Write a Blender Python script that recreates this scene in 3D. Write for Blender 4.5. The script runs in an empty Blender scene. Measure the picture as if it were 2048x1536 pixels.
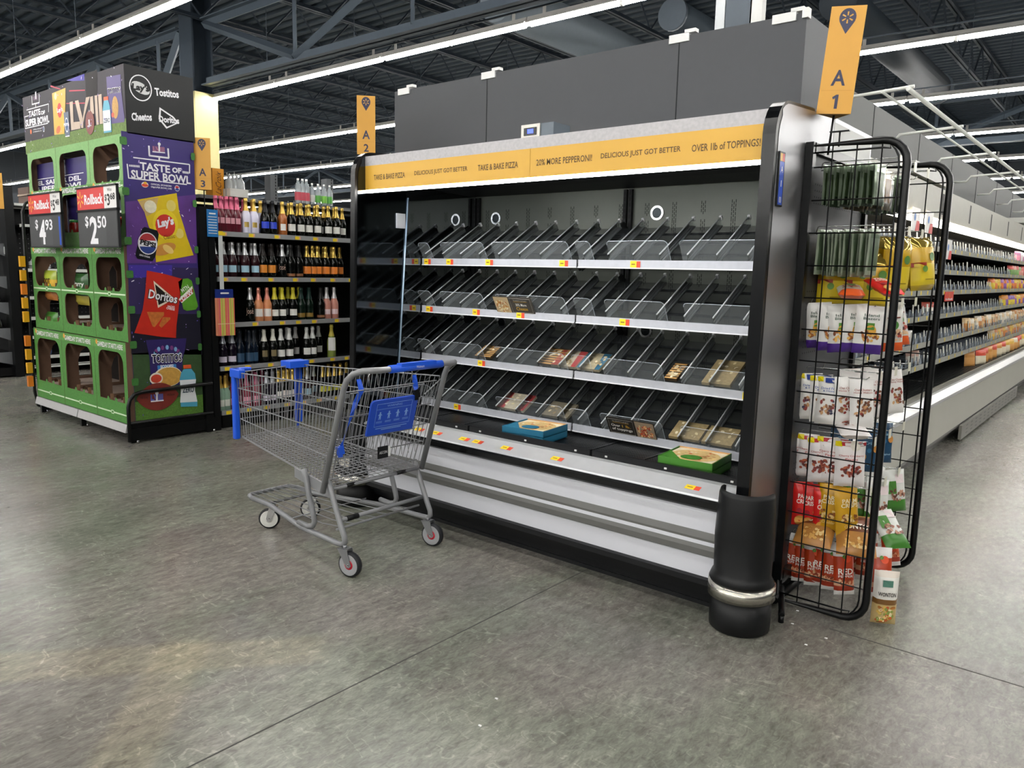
import bpy, math, random
from mathutils import Vector, Matrix
from mathutils.geometry import tessellate_polygon
random.seed(7)
SC = bpy.context.scene
COL = SC.collection
PI = math.pi
def V(*a): return Vector(a)
# ------------------------------------------------------------ camera
ROT = Matrix(((0.7674, -0.1097, 0.6317), (0.6408, 0.0976, -0.7615), (0.0219, 0.9892, 0.1452)))
CAMP = V(0, 0, 1.45); FPX = 1537.0
cd = bpy.data.cameras.new('camera'); cam = bpy.data.objects.new('camera', cd); COL.objects.link(cam)
cd.sensor_width = 36; cd.lens = FPX/2048*36; cd.clip_start = .05; cd.clip_end = 200
cam.matrix_world = Matrix.Translation(CAMP) @ ROT.to_quaternion().to_matrix().to_4x4()
SC.camera = cam
SC.view_settings.view_transform = 'Standard'; SC.view_settings.look = 'None'; SC.view_settings.gamma = 1
SC.view_settings.use_curve_mapping = False; SC.view_settings.exposure = 1.3
SC.cycles.transparent_max_bounces = 24; SC.cycles.max_bounces = 7; SC.cycles.caustics_reflective = False
SC.cycles.caustics_refractive = False; SC.cycles.sample_clamp_indirect = 4.0
w = bpy.data.worlds.new('world'); SC.world = w; w.use_nodes = True
w.node_tree.nodes['Background'].inputs[0].default_value = (.6, .65, .7, 1); w.node_tree.nodes['Background'].inputs[1].default_value = .05
TUBE_POWER = 30.0
# plane lookups: a point of a known plane seen along a direction of the photograph
def ray(u, v): return ROT @ V(u-1024, 768-v, -FPX)
def onx(u, v, x): d = ray(u, v); return CAMP + d*(x/d.x)
def ony(u, v, y): d = ray(u, v); return CAMP + d*(y/d.y)
# ------------------------------------------------------------ materials
def lin(h):
    c = [int(h[i:i+2], 16)/255 for i in (0, 2, 4)]
    return tuple((x/12.92 if x <= .04045 else ((x+.055)/1.055)**2.4) for x in c)+(1,)
_m = {}
def M(h, rough=.5, metal=0., noise=.06, scale=20, emit=0, trans=0, bump=0, coat=0, alpha=1):
    k = (h, rough, metal, noise, scale, emit, trans, bump, coat, alpha)
    if k in _m: return _m[k]
    m = bpy.data.materials.new('mat_'+h); m.use_nodes = True; nt = m.node_tree; b = nt.nodes['Principled BSDF']
    b.inputs['Base Color'].default_value = lin(h); b.inputs['Roughness'].default_value = rough
    b.inputs['Metallic'].default_value = metal
    if max(lin(h)[:3]) < .03 and not coat: b.inputs['Specular IOR Level'].default_value = .28
    if trans: b.inputs['Transmission Weight'].default_value = trans; b.inputs['IOR'].default_value = 1.45
    if coat: b.inputs['Coat Weight'].default_value = coat; b.inputs['Coat Roughness'].default_value = .06
    if alpha < 1: b.inputs['Alpha'].default_value = alpha
    if emit: b.inputs['Emission Color'].default_value = lin(h); b.inputs['Emission Strength'].default_value = emit
    if noise or bump:
        tc = nt.nodes.new('ShaderNodeTexCoord'); n = nt.nodes.new('ShaderNodeTexNoise'); n.inputs['Scale'].default_value = scale
        n.inputs['Detail'].default_value = 3
        nt.links.new(tc.outputs['Object'], n.inputs['Vector'])
    if noise:
        mx = nt.nodes.new('ShaderNodeMix'); mx.data_type = 'RGBA'; mx.blend_type = 'MULTIPLY'; mx.inputs[0].default_value = 1
        r = nt.nodes.new('ShaderNodeMapRange'); r.inputs[3].default_value = 1-noise*1.5; r.inputs[4].default_value = 1+noise*.6
        nt.links.new(n.outputs[0], r.inputs[0]); mx.inputs[6].default_value = lin(h)
        nt.links.new(r.outputs[0], mx.inputs[7]); nt.links.new(mx.outputs[2], b.inputs['Base Color'])
    if bump:
        bp = nt.nodes.new('ShaderNodeBump'); bp.inputs['Strength'].default_value = bump; bp.inputs['Distance'].default_value = .01
        nt.links.new(n.outputs[0], bp.inputs['Height']); nt.links.new(bp.outputs[0], b.inputs['Normal'])
    _m[k] = m; return m
def clear_mat(name, tint, gloss, rough):
    m = bpy.data.materials.new(name); m.use_nodes = True; nt = m.node_tree; nt.nodes.clear()
    o = nt.nodes.new('ShaderNodeOutputMaterial'); t = nt.nodes.new('ShaderNodeBsdfTransparent'); g = nt.nodes.new('ShaderNodeBsdfGlossy')
    t.inputs[0].default_value = tint; g.inputs['Roughness'].default_value = rough; g.inputs[0].default_value = (1, 1, 1, 1)
    lw = nt.nodes.new('ShaderNodeFresnel'); lw.inputs[0].default_value = 1.45
    ad = nt.nodes.new('ShaderNodeMath'); ad.operation = 'ADD'; ad.inputs[1].default_value = gloss; ad.use_clamp = True
    mx = nt.nodes.new('ShaderNodeMixShader'); nt.links.new(lw.outputs[0], ad.inputs[0]); nt.links.new(ad.outputs[0], mx.inputs[0])
    nt.links.new(t.outputs[0], mx.inputs[1]); nt.links.new(g.outputs[0], mx.inputs[2]); nt.links.new(mx.outputs[0], o.inputs[0]); return m
CLEAR = clear_mat('clear_acrylic', (.93, .95, .95, 1), .03, .12)
FENCE_M = M('cdd5d8', .12, 0, 0, 20, alpha=.14)
def moved(*a): pass
CLEAR_DIV = M('e8ecee', .15, 0, 0, 20, alpha=.6)  # clear divider rods tinted pale, standing in for the light they catch
CLEAR_TRAY = M('303335', .25, 0, .3, 4, alpha=.55)
CLEAR_BAG = clear_mat('clear_film', (.75, .8, .76, 1), .1, .15)
SIDEGLASS = clear_mat('side_glass', (.35, .38, .4, 1), .3, .03)
def tubes_mat():
    m = bpy.data.materials.new('lit_tube'); m.use_nodes = True; b = m.node_tree.nodes['Principled BSDF']
    b.inputs['Emission Color'].default_value = (1, .985, .95, 1); b.inputs['Emission Strength'].default_value = TUBE_POWER; return m
TUBE = tubes_mat()
def brushed(name, h, rough, sx, sy, sz, amt=.25, metal=1.):
    m = bpy.data.materials.new(name); m.use_nodes = True; nt = m.node_tree; b = nt.nodes['Principled BSDF']
    b.inputs['Metallic'].default_value = metal; b.inputs['Roughness'].default_value = rough
    tc = nt.nodes.new('ShaderNodeTexCoord'); mp = nt.nodes.new('ShaderNodeMapping'); mp.inputs['Scale'].default_value = (sx, sy, sz)
    n = nt.nodes.new('ShaderNodeTexNoise'); n.inputs['Scale'].default_value = 1; n.inputs['Detail'].default_value = 4
    nt.links.new(tc.outputs['Object'], mp.inputs[0]); nt.links.new(mp.outputs[0], n.inputs['Vector'])
    cr = nt.nodes.new('ShaderNodeMix'); cr.data_type = 'RGBA'; c = lin(h)
    cr.inputs[6].default_value = tuple(x*(1-amt) for x in c[:3])+(1,); cr.inputs[7].default_value = tuple(min(1, x*(1+amt)) for x in c[:3])+(1,)
    nt.links.new(n.outputs[0], cr.inputs[0]); nt.links.new(cr.outputs[2], b.inputs['Base Color'])
    r = nt.nodes.new('ShaderNodeMapRange'); r.inputs[3].default_value = rough*.8; r.inputs[4].default_value = rough*1.3
    nt.links.new(n.outputs[0], r.inputs[0]); nt.links.new(r.outputs[0], b.inputs['Roughness']); return m
STEEL = brushed('brushed_steel', '9a9a9a', .32, 8, 8, 8, .12)
STEEL_P = brushed('steel_skin', '98989a', .42, 3, 3, 3, .1)
GALV = brushed('galvanised', 'b4b2b4', .55, 60, 60, 60, .25, .3)
BACKSTEEL = brushed('grey_painted_back', '565a53', .38, 2, 2, 2, .2, .35)
MIRROR = brushed('polished_dark_side', '8d9194', .04, 5, 5, 5, .05)
MIRROR2 = brushed('dull_polished_side', '44494d', .07, 5, 5, 5, .1)
BLACK = M('0b0c0d', .35); BLACKM = M('131416', .5); BLACKG = M('08090a', .18); WIREB = M('08090a', .3)
GREYW = M('808184', .4, .15); TUBEG = M('838487', .33, .15); BLUE = M('1453cf', .35); WHITE = M('e6e6e4', .5); CHROME = M('b9b9b9', .2, 1)
PRAIL = M('b9bbbf', .4); YTAG = M('f2d21e', .5); RTAG = M('d8472b', .5)
# ------------------------------------------------------------ mesh builder
class F2:   # a flat frame: origin, right, up
    def __init__(s, o, ux, uy): s.o = Vector(o); s.ux = Vector(ux).normalized(); s.uy = Vector(uy).normalized(); s.n = s.ux.cross(s.uy)
    def p(s, a, b, l=0): return s.o+s.ux*a+s.uy*b+s.n*l
_tc = {}
def text_geo(t, bold=.0):
    k = (t, bold)
    if k in _tc: return _tc[k]
    cu = bpy.data.curves.new('t', 'FONT'); cu.body = t; cu.offset = bold; cu.resolution_u = 2
    ob = bpy.data.objects.new('t', cu); me = bpy.data.meshes.new_from_object(ob)
    vs = [(v.co.x, v.co.y) for v in me.vertices]; fs = [tuple(p.vertices) for p in me.polygons]
    bpy.data.objects.remove(ob); bpy.data.meshes.remove(me); bpy.data.curves.remove(cu)
    x0 = min(v[0] for v in vs); x1 = max(v[0] for v in vs); y0 = min(v[1] for v in vs); y1 = max(v[1] for v in vs)
    vs = [((x-x0)/(x1-x0)-.5, (y-y0)/(y1-y0)-.5) for x, y in vs]
    _tc[k] = (vs, fs, (x1-x0)/(y1-y0)); return _tc[k]
def ell(cx, cy, rx, ry, n=20, rot=0):
    c, s = math.cos(rot), math.sin(rot)
    return [(cx+rx*math.cos(a)*c-ry*math.sin(a)*s, cy+rx*math.cos(a)*s+ry*math.sin(a)*c) for a in [2*PI*i/n for i in range(n)]]
def rrect(x0, y0, x1, y1, r, n=4, corners=(1, 1, 1, 1)):
    out = []
    for (cx, cy, a0, on) in ((x0+r, y0+r, PI, corners[0]), (x1-r, y0+r, 1.5*PI, corners[1]), (x1-r, y1-r, 0, corners[2]), (x0+r, y1-r, .5*PI, corners[3])):
        if on: out += [(cx+r*math.cos(a0+.5*PI*i/n), cy+r*math.sin(a0+.5*PI*i/n)) for i in range(n+1)]
        else: out.append((x0 if cx == x0+r and a0 in (PI, .5*PI) else x1, y0 if a0 in (PI, 1.5*PI) else y1))
    return out
class MB:
    def __init__(s): s.v = []; s.f = []; s.m = []; s.s = []; s.mats = []
    def mi(s, m):
        if m not in s.mats: s.mats.append(m)
        return s.mats.index(m)
    def face(s, idx, m, sm=False): s.f.append(tuple(idx)); s.m.append(s.mi(m)); s.s.append(sm)
    def add(s, vs): b = len(s.v); s.v += [tuple(v) for v in vs]; return b
    def quad(s, a, b, c, d, m): k = s.add((a, b, c, d)); s.face((k, k+1, k+2, k+3), m)
    def box(s, a, b, m, R=None, top=None):
        x0, y0, z0 = a; x1, y1, z1 = b
        vs = [V(x, y, z) for z in (z0, z1) for y in (y0, y1) for x in (x0, x1)]
        if R is not None: c = V((x0+x1)/2, (y0+y1)/2, (z0+z1)/2); vs = [c+R@(q-c) for q in vs]
        k = s.add(vs)
        for j, q in enumerate(((0, 2, 3, 1), (4, 5, 7, 6), (0, 1, 5, 4), (2, 6, 7, 3), (0, 4, 6, 2), (1, 3, 7, 5))):
            s.face([k+i for i in q], top if (top and j == 1) else m)
        return s
    def hexa(s, lo, hi, m):   # two quads joined
        k = s.add(list(lo)+list(hi))
        for q in ((3, 2, 1, 0), (4, 5, 6, 7), (0, 1, 5, 4), (1, 2, 6, 5), (2, 3, 7, 6), (3, 0, 4, 7)): s.face([k+i for i in q], m)
    def tube(s, pts, r, m, n=6, closed=False, cap=True):
        P = [Vector(p) for p in pts]; N = len(P); rings = []; prev = None
        for i, p in enumerate(P):
            if closed: t = (P[(i+1) % N]-P[i-1]).normalized()
            elif i == 0: t = (P[1]-P[0]).normalized()
            elif i == N-1: t = (P[-1]-P[-2]).normalized()
            else: t = ((P[i+1]-p).normalized()+(p-P[i-1]).normalized()).normalized()
            if prev is None:
                a = V(0, 0, 1) if abs(t.z) < .9 else V(1, 0, 0); u = t.cross(a).normalized()
            else: u = (prev-t*prev.dot(t)).normalized()
            prev = u; w_ = t.cross(u); rr = r[i] if isinstance(r, (list, tuple)) else r
            rings.append(s.add([p+(u*math.cos(2*PI*j/n)+w_*math.sin(2*PI*j/n))*rr for j in range(n)]))
        for i in range(N if closed else N-1):
            a, b = rings[i], rings[(i+1) % N]
            for j in range(n): s.face((a+j, a+(j+1) % n, b+(j+1) % n, b+j), m, n > 4)
        if cap and not closed:
            s.face([rings[0]+j for j in reversed(range(n))], m); s.face([rings[-1]+j for j in range(n)], m)
        return s
    def cyl(s, a, b, r, m, n=12): return s.tube([a, b], r, m, n)
    def lathe(s, prof, c, mats, n=16, a0=0, a1=2*PI, axis=None):   # prof: (r,z); mats one or per segment
        c = Vector(c); full = abs(a1-a0-2*PI) < 1e-6; K = n if full else n+1; rings = []
        for r, z in prof:
            vs = [V(r*math.cos(a0+(a1-a0)*j/n), r*math.sin(a0+(a1-a0)*j/n), z) for j in range(K)]
            if axis is not None: vs = [axis@q for q in vs]
            rings.append(s.add([c+q for q in vs]))
        for i in range(len(prof)-1):
            mm = mats[i] if isinstance(mats, (list, tuple)) else mats
            for j in range(n): s.face((rings[i]+j, rings[i]+(j+1) % K, rings[i+1]+(j+1) % K, rings[i+1]+j), mm, True)
        return s
    def poly(s, fr, loops, m, th=0, l=0, side=None):   # flat shape, outer loop then holes, optional thickness backwards
        fn = fr if callable(fr) else (lambda a, b, l_: fr.p(a, b, l_))
        tris = tessellate_polygon([[V(a, b, 0) for a, b in lp] for lp in loops]); flat = [q for lp in loops for q in lp]
        k = s.add([fn(a, b, l) for a, b in flat])
        for t in tris:
            a, b, c = [flat[i] for i in t]
            if (b[0]-a[0])*(c[1]-a[1])-(b[1]-a[1])*(c[0]-a[0]) < 0: t = t[::-1]
            s.face([k+i for i in t], m)
        if th:
            k2 = s.add([fn(a, b, l-th) for a, b in flat])
            for t in tris:
                a, b, c = [flat[i] for i in t]
                if (b[0]-a[0])*(c[1]-a[1])-(b[1]-a[1])*(c[0]-a[0]) < 0: t = t[::-1]
                s.face([k2+i for i in reversed(t)], side or m)
            o = 0
            for lp in loops:
                L = len(lp)
                for i in range(L): s.face((k+o+i, k2+o+i, k2+o+(i+1) % L, k+o+(i+1) % L), side or m)
                o += L
        return s
    def text(s, fr, t, cx, cy, w_, h, m, l=.001, rot=0, bold=0., shear=0):
        fn = fr if callable(fr) else (lambda a, b, l_: fr.p(a, b, l_))
        vs, fs, ar = text_geo(t, bold)
        if w_ is None: w_ = h*ar
        c, sn = math.cos(rot), math.sin(rot)
        k = s.add([fn(cx+(x*w_+shear*y*h)*c-y*h*sn, cy+(x*w_+shear*y*h)*sn+y*h*c, l) for x, y in vs])
        for f in fs: s.face([k+i for i in f], m)
        return s
    def obj(s, name, parent=None, label=None, bevel=0, local=False):
        me = bpy.data.meshes.new(name); me.from_pydata(s.v, [], s.f)
        for m in s.mats: me.materials.append(m)
        me.polygons.foreach_set('material_index', s.m); me.polygons.foreach_set('use_smooth', s.s); me.update()
        o = bpy.data.objects.new(name, me); COL.objects.link(o)
        if parent is not None and local: o.parent = parent
        elif parent is not None: attach(o, parent)
        if label: o['label'] = label
        if bevel:
            b = o.modifiers.new('bevel', 'BEVEL'); b.width = bevel; b.segments = 2; b.limit_method = 'ANGLE'
        return o
def wm(o):
    b = Matrix.LocRotScale(o.location, o.rotation_euler, o.scale)
    return wm(o.parent) @ o.matrix_parent_inverse @ b if o.parent else b
def attach(o, p): o.parent = p; o.matrix_parent_inverse = wm(p).inverted()
def tag(o, label, cat, group=None, kind=None):
    if label: o['label'] = label
    if cat: o['category'] = cat
    if group: o['group'] = group
    if kind: o['kind'] = kind
    return o
def thing(name, label, cat, loc=(0, 0, 0), group=None):
    o = bpy.data.objects.new(name, None); COL.objects.link(o); o.location = loc; o.empty_display_size = .1
    return tag(o, label, cat, group)
def struct(mb, name): o = mb.obj(name); o['kind'] = 'structure'; return o
def kids(o): return [c for c in ALLK.get(o.name, [])]
def copy_tree(o, parent=None):
    c = o.copy(); COL.objects.link(c)
    if parent is not None: c.parent = parent
    for ch in list(o.children): copy_tree(ch, c)
    return c
ORD = 'first second third fourth fifth sixth seventh eighth ninth tenth eleventh twelfth thirteenth fourteenth fifteenth sixteenth seventeenth eighteenth nineteenth twentieth'.split()
def ptag(mb, fr, a, b, w_=.055, h=.03, l=.0015):
    mb.poly(fr, [[(a, b), (a+w_*.62, b), (a+w_*.62, b+h), (a, b+h)]], YTAG, l=l); mb.poly(fr, [[(a+w_*.62, b), (a+w_, b), (a+w_, b+h*.95), (a+w_*.62, b+h*.95)]], RTAG, l=l)
    mb.poly(fr, [[(a+w_*.12, b+h*.4), (a+w_*.5, b+h*.4), (a+w_*.5, b+h*.6), (a+w_*.12, b+h*.6)]], M('8a6a1c', .6), l=l+.0005)

def ordn(i):
    if i < 20: return ORD[i]
    return 'twenty-'+ORD[i-20] if i > 19 else ORD[i]
# ------------------------------------------------------------ the room
X0, X1, Y0, Y1, ZC = -36., 13., -16., 36., 6.1
def floor_mat():
    m = bpy.data.materials.new('polished_concrete'); m.use_nodes = True; nt = m.node_tree; b = nt.nodes['Principled BSDF']; L = nt.links.new
    tc = nt.nodes.new('ShaderNodeTexCoord')
    def noise(scale, detail, dist=0, sc=(1, 1, 1), rz=0, rough=.6, off=0):
        mp = nt.nodes.new('ShaderNodeMapping'); mp.inputs['Scale'].default_value = sc; mp.inputs['Rotation'].default_value = (0, 0, rz); mp.inputs['Location'].default_value = (off, off*.7, 0)
        n = nt.nodes.new('ShaderNodeTexNoise'); n.noise_dimensions = '2D'; n.inputs['Scale'].default_value = scale; n.inputs['Detail'].default_value = detail
        n.inputs['Distortion'].default_value = dist; n.inputs['Roughness'].default_value = rough
        L(tc.outputs['Object'], mp.inputs[0]); L(mp.outputs[0], n.inputs['Vector']); return n
    def ramp(src, a, b_, c0, c1, smooth=True):
        r = nt.nodes.new('ShaderNodeMapRange'); r.interpolation_type = 'SMOOTHSTEP' if smooth else 'LINEAR'; r.inputs[1].default_value = a; r.inputs[2].default_value = b_; r.inputs[3].default_value = c0; r.inputs[4].default_value = c1
        L(src.outputs[0], r.inputs[0]); return r
    def mul(x, y):
        q = nt.nodes.new('ShaderNodeMath'); q.operation = 'MULTIPLY'; L(x.outputs[0], q.inputs[0]); L(y.outputs[0], q.inputs[1]); return q
    def mixc(f, c1, c2, blend='MIX', fac=None):
        q = nt.nodes.new('ShaderNodeMix'); q.data_type = 'RGBA'; q.blend_type = blend
        if fac is None: L(f.outputs[0], q.inputs[0])
        else: q.inputs[0].default_value = fac
        for k, c in ((6, c1), (7, c2)):
            if isinstance(c, tuple): q.inputs[k].default_value = c
            else: L(c, q.inputs[k])
        return q.outputs[2]
    big = ramp(noise(.5, 2, 0), .25, .75, .84, 1.16); mid = ramp(noise(3.2, 4, 0, (1, .6, 1), .5), .25, .75, .86, 1.14)
    fine = ramp(noise(28, 3, 0, (1, .42, 1), .75, .7), .2, .8, .70, 1.34, False); thin = ramp(noise(60, 3, 1.2, (1, .4, 1), .55, .6), .2, .8, .74, 1.28, False)
    scr = ramp(noise(20, 3, 2.2, (.5, 1, 1), .3, .5, 9), .60, .80, 1, 1.5)
    v = mul(mul(mul(big, mid), mul(fine, thin)), scr)
    hue = ramp(noise(1.1, 3, 0, (1, .8, 1), 0, .6, 4), .40, .62, 0, 1); col = mixc(hue, (FLOORC[0]*1.02, FLOORC[1]*.97, FLOORC[2]*1.0, 1), (FLOORC[0]*.97, FLOORC[1]*1.02, FLOORC[2]*.97, 1))
    for (cx, cy, hl, hw, an) in ((-2.75, 1.17, .62, .09, .86), (-2.35, 1.02, .5, .075, -.72)):   # old tan adhesive bands
        mp = nt.nodes.new('ShaderNodeMapping'); mp.vector_type = 'TEXTURE'; mp.inputs['Location'].default_value = (cx, cy, 0); mp.inputs['Rotation'].default_value = (0, 0, an); L(tc.outputs['Object'], mp.inputs[0])
        sp = nt.nodes.new('ShaderNodeSeparateXYZ'); L(mp.outputs[0], sp.inputs[0]); fs = []
        for ax, hh, so in ((0, hl, .12), (1, hw, .05)):
            ab = nt.nodes.new('ShaderNodeMath'); ab.operation = 'ABSOLUTE'; L(sp.outputs[ax], ab.inputs[0]); fs.append(ramp(ab, hh-so*.3, hh+so, .55, 0))
        col = mixc(mul(fs[0], fs[1]), col, (FLOORC[0]*1.7, FLOORC[1]*1.5, FLOORC[2]*1.15, 1))
    mx = nt.nodes.new('ShaderNodeMix'); mx.data_type = 'RGBA'; mx.blend_type = 'MULTIPLY'; mx.inputs[0].default_value = 1
    L(col, mx.inputs[6]); L(v.outputs[0], mx.inputs[7]); L(mx.outputs[2], b.inputs['Base Color'])
    b.inputs['Roughness'].default_value = .27
    b.inputs['Specular IOR Level'].default_value = .45
    return m
FLOORC = (.160, .157, .136, 1)
mb = MB(); mb.box((X0, Y0, -.2), (X1, Y1, 0), M('444444', .8), top=floor_mat()); struct(mb, 'floor')
# saw-cut joints of the slab
jm = M('3a3936', .8); k = 1
for a, b in (((-2.015, Y0), (-2.015, 3.05)), ((-.9, 3.2), (X1, 3.2)), ((-.55, 5.85), (X1, 5.85)), ((X0, .2-3.4), (-2.0, .2-3.4))):
    mb = MB(); hx = .003
    if a[0] == b[0]: mb.box((a[0]-hx, a[1], -.001), (a[0]+hx, b[1], .0006), jm)
    else: mb.box((a[0], a[1]-hx, -.001), (b[0], a[1]+hx, .0006), jm)
    struct(mb, 'trim_%d' % k); k += 1
wallm = M('4a4f55', .8)
for nm, a, b in (('wall_back', (X0, Y1, 0), (X1, Y1+.2, ZC)), ('wall_front', (X0, Y0-.2, 0), (X1, Y0, ZC)), ('wall_left', (X0-.2, Y0, 0), (X0, Y1, ZC)), ('wall_right', (X1, Y0, 0), (X1+.2, Y1, ZC))):
    mb = MB(); mb.box(a, b, M('8d9092', .8) if nm == 'wall_front' else wallm); struct(mb, nm)
# corrugated roof deck, ribs along x
mb = MB(); dm = M('46525e', .6, .2); y = Y0; pts = []
while y < Y1: pts += [(y, ZC), (y+.10, ZC), (y+.13, ZC+.06), (y+.22, ZC+.06)]; y += .25
k = mb.add([V(x, yy, z) for x in (X0, X1) for yy, z in pts]); n = len(pts)
for i in range(n-1): mb.face((k+i, k+n+i, k+n+i+1, k+i+1), dm)
mb.box((X0, Y0, ZC+.07), (X1, Y1, ZC+.2), dm); struct(mb, 'ceiling')
# open-web joists along y
JM = M('3c4651', .55, .3)
def joist(L_):
    mb = MB(); dz = .72
    for dx in (-.035, .035):
        mb.box((dx-.022, 0, 0), (dx+.022, L_, .05), JM); mb.box((dx-.022, 0, dz-.05), (dx+.022, L_, dz), JM)
    y = 0; up = False
    while y < L_-.01:
        y2 = min(y+.6, L_); mb.tube([(0, y, .04 if not up else dz-.04), (0, y2, dz-.04 if not up else .04)], .018, JM, 4); up = not up; y = y2
    return mb
jp = None; xs = [-32.48+1.83*i for i in range(24)]
for i, x in enumerate(xs):
    if jp is None: jp = joist(Y1-Y0-.04).obj('roof_joist'); o = jp
    else: o = jp.copy(); COL.objects.link(o)
    o.location = (x, Y0+.02, ZC-.735)
    tag(o, '%s dark open-web steel roof joist counted from the left end of the store' % ordn(i), 'roof joist', 'open-web joists under the roof deck')
# girder truss beside the pillar line
def girder(y, x0, x1, label):
    t = thing('roof_girder', label, 'girder', (x0, y, 4.3), 'girder trusses carrying the joists')
    gm = M('56616c', .5, .3); zb, zt = 4.33, 5.3
    mb = MB(); mb.box((x0, y-.10, zb), (x1, y+.10, zb+.02), gm); mb.box((x0, y-.09, zb), (x0+.001, y-.07, zb), gm); mb.box((x0, y-.015, zb), (x1, y+.015, zb+.13), gm); mb.obj('bottom_chord', t)
    mb = MB(); mb.box((x0, y-.09, zt+.05), (x1, y+.09, zt+.07), gm); mb.box((x0, y-.012, zt-.06), (x1, y+.012, zt+.05), gm); mb.obj('top_chord', t)
    mb = MB(); x = x0; up = True
    while x < x1-.1:
        x2 = min(x+2.45, x1); p = [(x, y, zt if up else zb+.1), (x2, y, zb+.1 if up else zt)]
        a, b = Vector(p[0]), Vector(p[1]); mb.tube([a, b], .07, gm, 4); mb.tube([V(x2, y, zb+.1), V(x2, y, zt)], .035, gm, 4); up = not up; x = x2
    mb.obj('web_diagonals', t)
girder(6.85, -12.3, X1-.05, 'grey steel girder truss running right from the pillar above the light row')
girder(6.85, X0+.05, -13.1, 'grey steel girder truss running left from the pillar to the far wall')
girder(19.2, X0+.05, X1-.05, 'dark distant girder truss deep in the store, far beyond the pillar')
mb = MB(); t = thing('pillar', 'steel pillar, cream yellow below and dark blue grey above, behind the football snack display', 'pillar', (-12.7, 6.9, 0))
mb.box((-12.92, 6.7, 0), (-12.42, 7.1, 4.25), M('d8cd92', .5)); mb.obj('yellow_casing', t, 'cream yellow lower casing')
mb = MB()
mb.box((-12.9, 6.72, 4.25), (-12.5, 6.75, ZC), JM); mb.box((-12.9, 7.05, 4.25), (-12.5, 7.08, ZC), JM); mb.box((-12.72, 6.75, 4.25), (-12.68, 7.05, ZC), JM); mb.obj('steel_column', t, 'dark H-shaped steel column')
# light rows along x
def fixture():
    t = thing('ceiling_light', 'x', 'ceiling light')
    mb = MB(); hm = M('b5b3ae', .5)
    mb.hexa([V(-1.21, -.045, 0), V(1.21, -.045, 0), V(1.21, .045, 0), V(-1.21, .045, 0)], [V(-1.21, -.035, .06), V(1.21, -.035, .06), V(1.21, .035, .06), V(-1.21, .035, .06)], hm)
    mb.box((-1.21, -.075, .0), (1.21, -.05, .012), hm, R=Matrix.Rotation(.6, 3, 'X')); mb.box((-1.21, .05, .0), (1.21, .075, .012), hm, R=Matrix.Rotation(-.6, 3, 'X'))
    for x in (-1.0, 1.0): mb.box((x-.02, -.006, .06), (x+.02, .006, .14), hm)
    mb.obj('housing', t)
    for x in (-.605, .605):
        mb = MB(); mb.tube([(x-.575, 0, -.022), (x+.575, 0, -.022)], .021, TUBE, 8); mb.obj('tube', t)
    mb = MB()
    mb.box((-.014, -.02, -.045), (.014, .02, 0), WHITE)
    mb.obj('tube_socket', t); return t
rows = [-14.3, -11.2, -8.1, -5.0, -1.9, 1.2, 4.32, 7.07, 10.3, 13.4, 16.9, 20.6, 24.5, 28.5]
fx = fixture(); first = True; vis = {}
for r, yr in enumerate(rows):
    for i in range(19):
        x = -33.8+2.44*i
        if x < -24 and r < 6: continue
        o = fx if first else copy_tree(fx); first = False; o.location = (x, yr, 4.2)
        tag(o, 'white tube batten light, %s from the left in ceiling row %d counted from the front' % (ordn(i), r+1), 'ceiling light', 'tube lights in ceiling rows')
        vis[(r, i)] = o
# conduit strut above the rows (hangs each row)
sm = M('4a535c', .5, .4)
for r, yr in enumerate(rows[6:11]):
    mb = MB(); mb.box((X0+.1, yr-.012, 4.342), (X1-.1, yr+.012, 4.358), sm)
    for i in range(22):
        if min(abs(X0+2+i*2.1-q) for q in (-6.95, -5.5, -3.5)) > .35: mb.cyl((X0+2+i*2.1, yr, 4.38), (X0+2+i*2.1, yr, ZC+.03), .005, sm, 4)
    tag(mb.obj('light_rail'), 'thin grey hanger rail above ceiling light row %d from the front' % (r+7), 'rail', 'hanger rails above the lights')
# ducts
mb = MB(); mb.cyl((-6.95, 7.9, 4.92), (-6.95, 32, 4.92), .29, M('7b848c', .5, .2), 20); tag(mb.obj('air_duct'), 'long pale grey round air duct rising behind the dark cold room panels', 'duct')
mb = MB(); mb.cyl((-5.5, 9.9, 4.97), (-5.5, 24, 4.97), .20, M('4a545d', .5, .3), 20); mb.cyl((-5.5, 9.87, 4.97), (-5.5, 9.93, 4.97), .215, M('66707a', .5, .2), 20); tag(mb.obj('air_duct'), 'round duct with closed end cap above the dark panels beside the long duct', 'duct')
mb = MB(); mb.cyl((-3.5, 10.5, 4.92), (-3.5, 16.2, 4.92), .24, M('2c353d', .6), 20); mb.cyl((-3.5, 16.1, 4.92), (-3.5, 16.25, 4.92), .27, M('59636c', .5), 20); tag(mb.obj('air_duct'), 'dark round duct with pale collar high above the right aisle behind the A 1 sign', 'duct')
for (u, wd, hx_, lb) in ((1440, .035, 'b9bdbf', 'white square conduit rising above the cold room, left one'), (1475, .09, '3c4650', 'dark steel column rising above the cold room between the white conduits'), (1511, .04, 'c3c3c0', 'pale wide conduit rising above the cold room, right one')):
    p = ony(u, 40, 4.9); mb = MB(); mb.box((p.x-wd/1, 4.9, 2.5), (p.x+wd/1, 4.9+wd*1.4, ZC), M(hx_, .5)); tag(mb.obj('steel_column' if wd > .08 else 'conduit'), lb, 'column' if wd > .08 else 'pipe')
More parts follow.
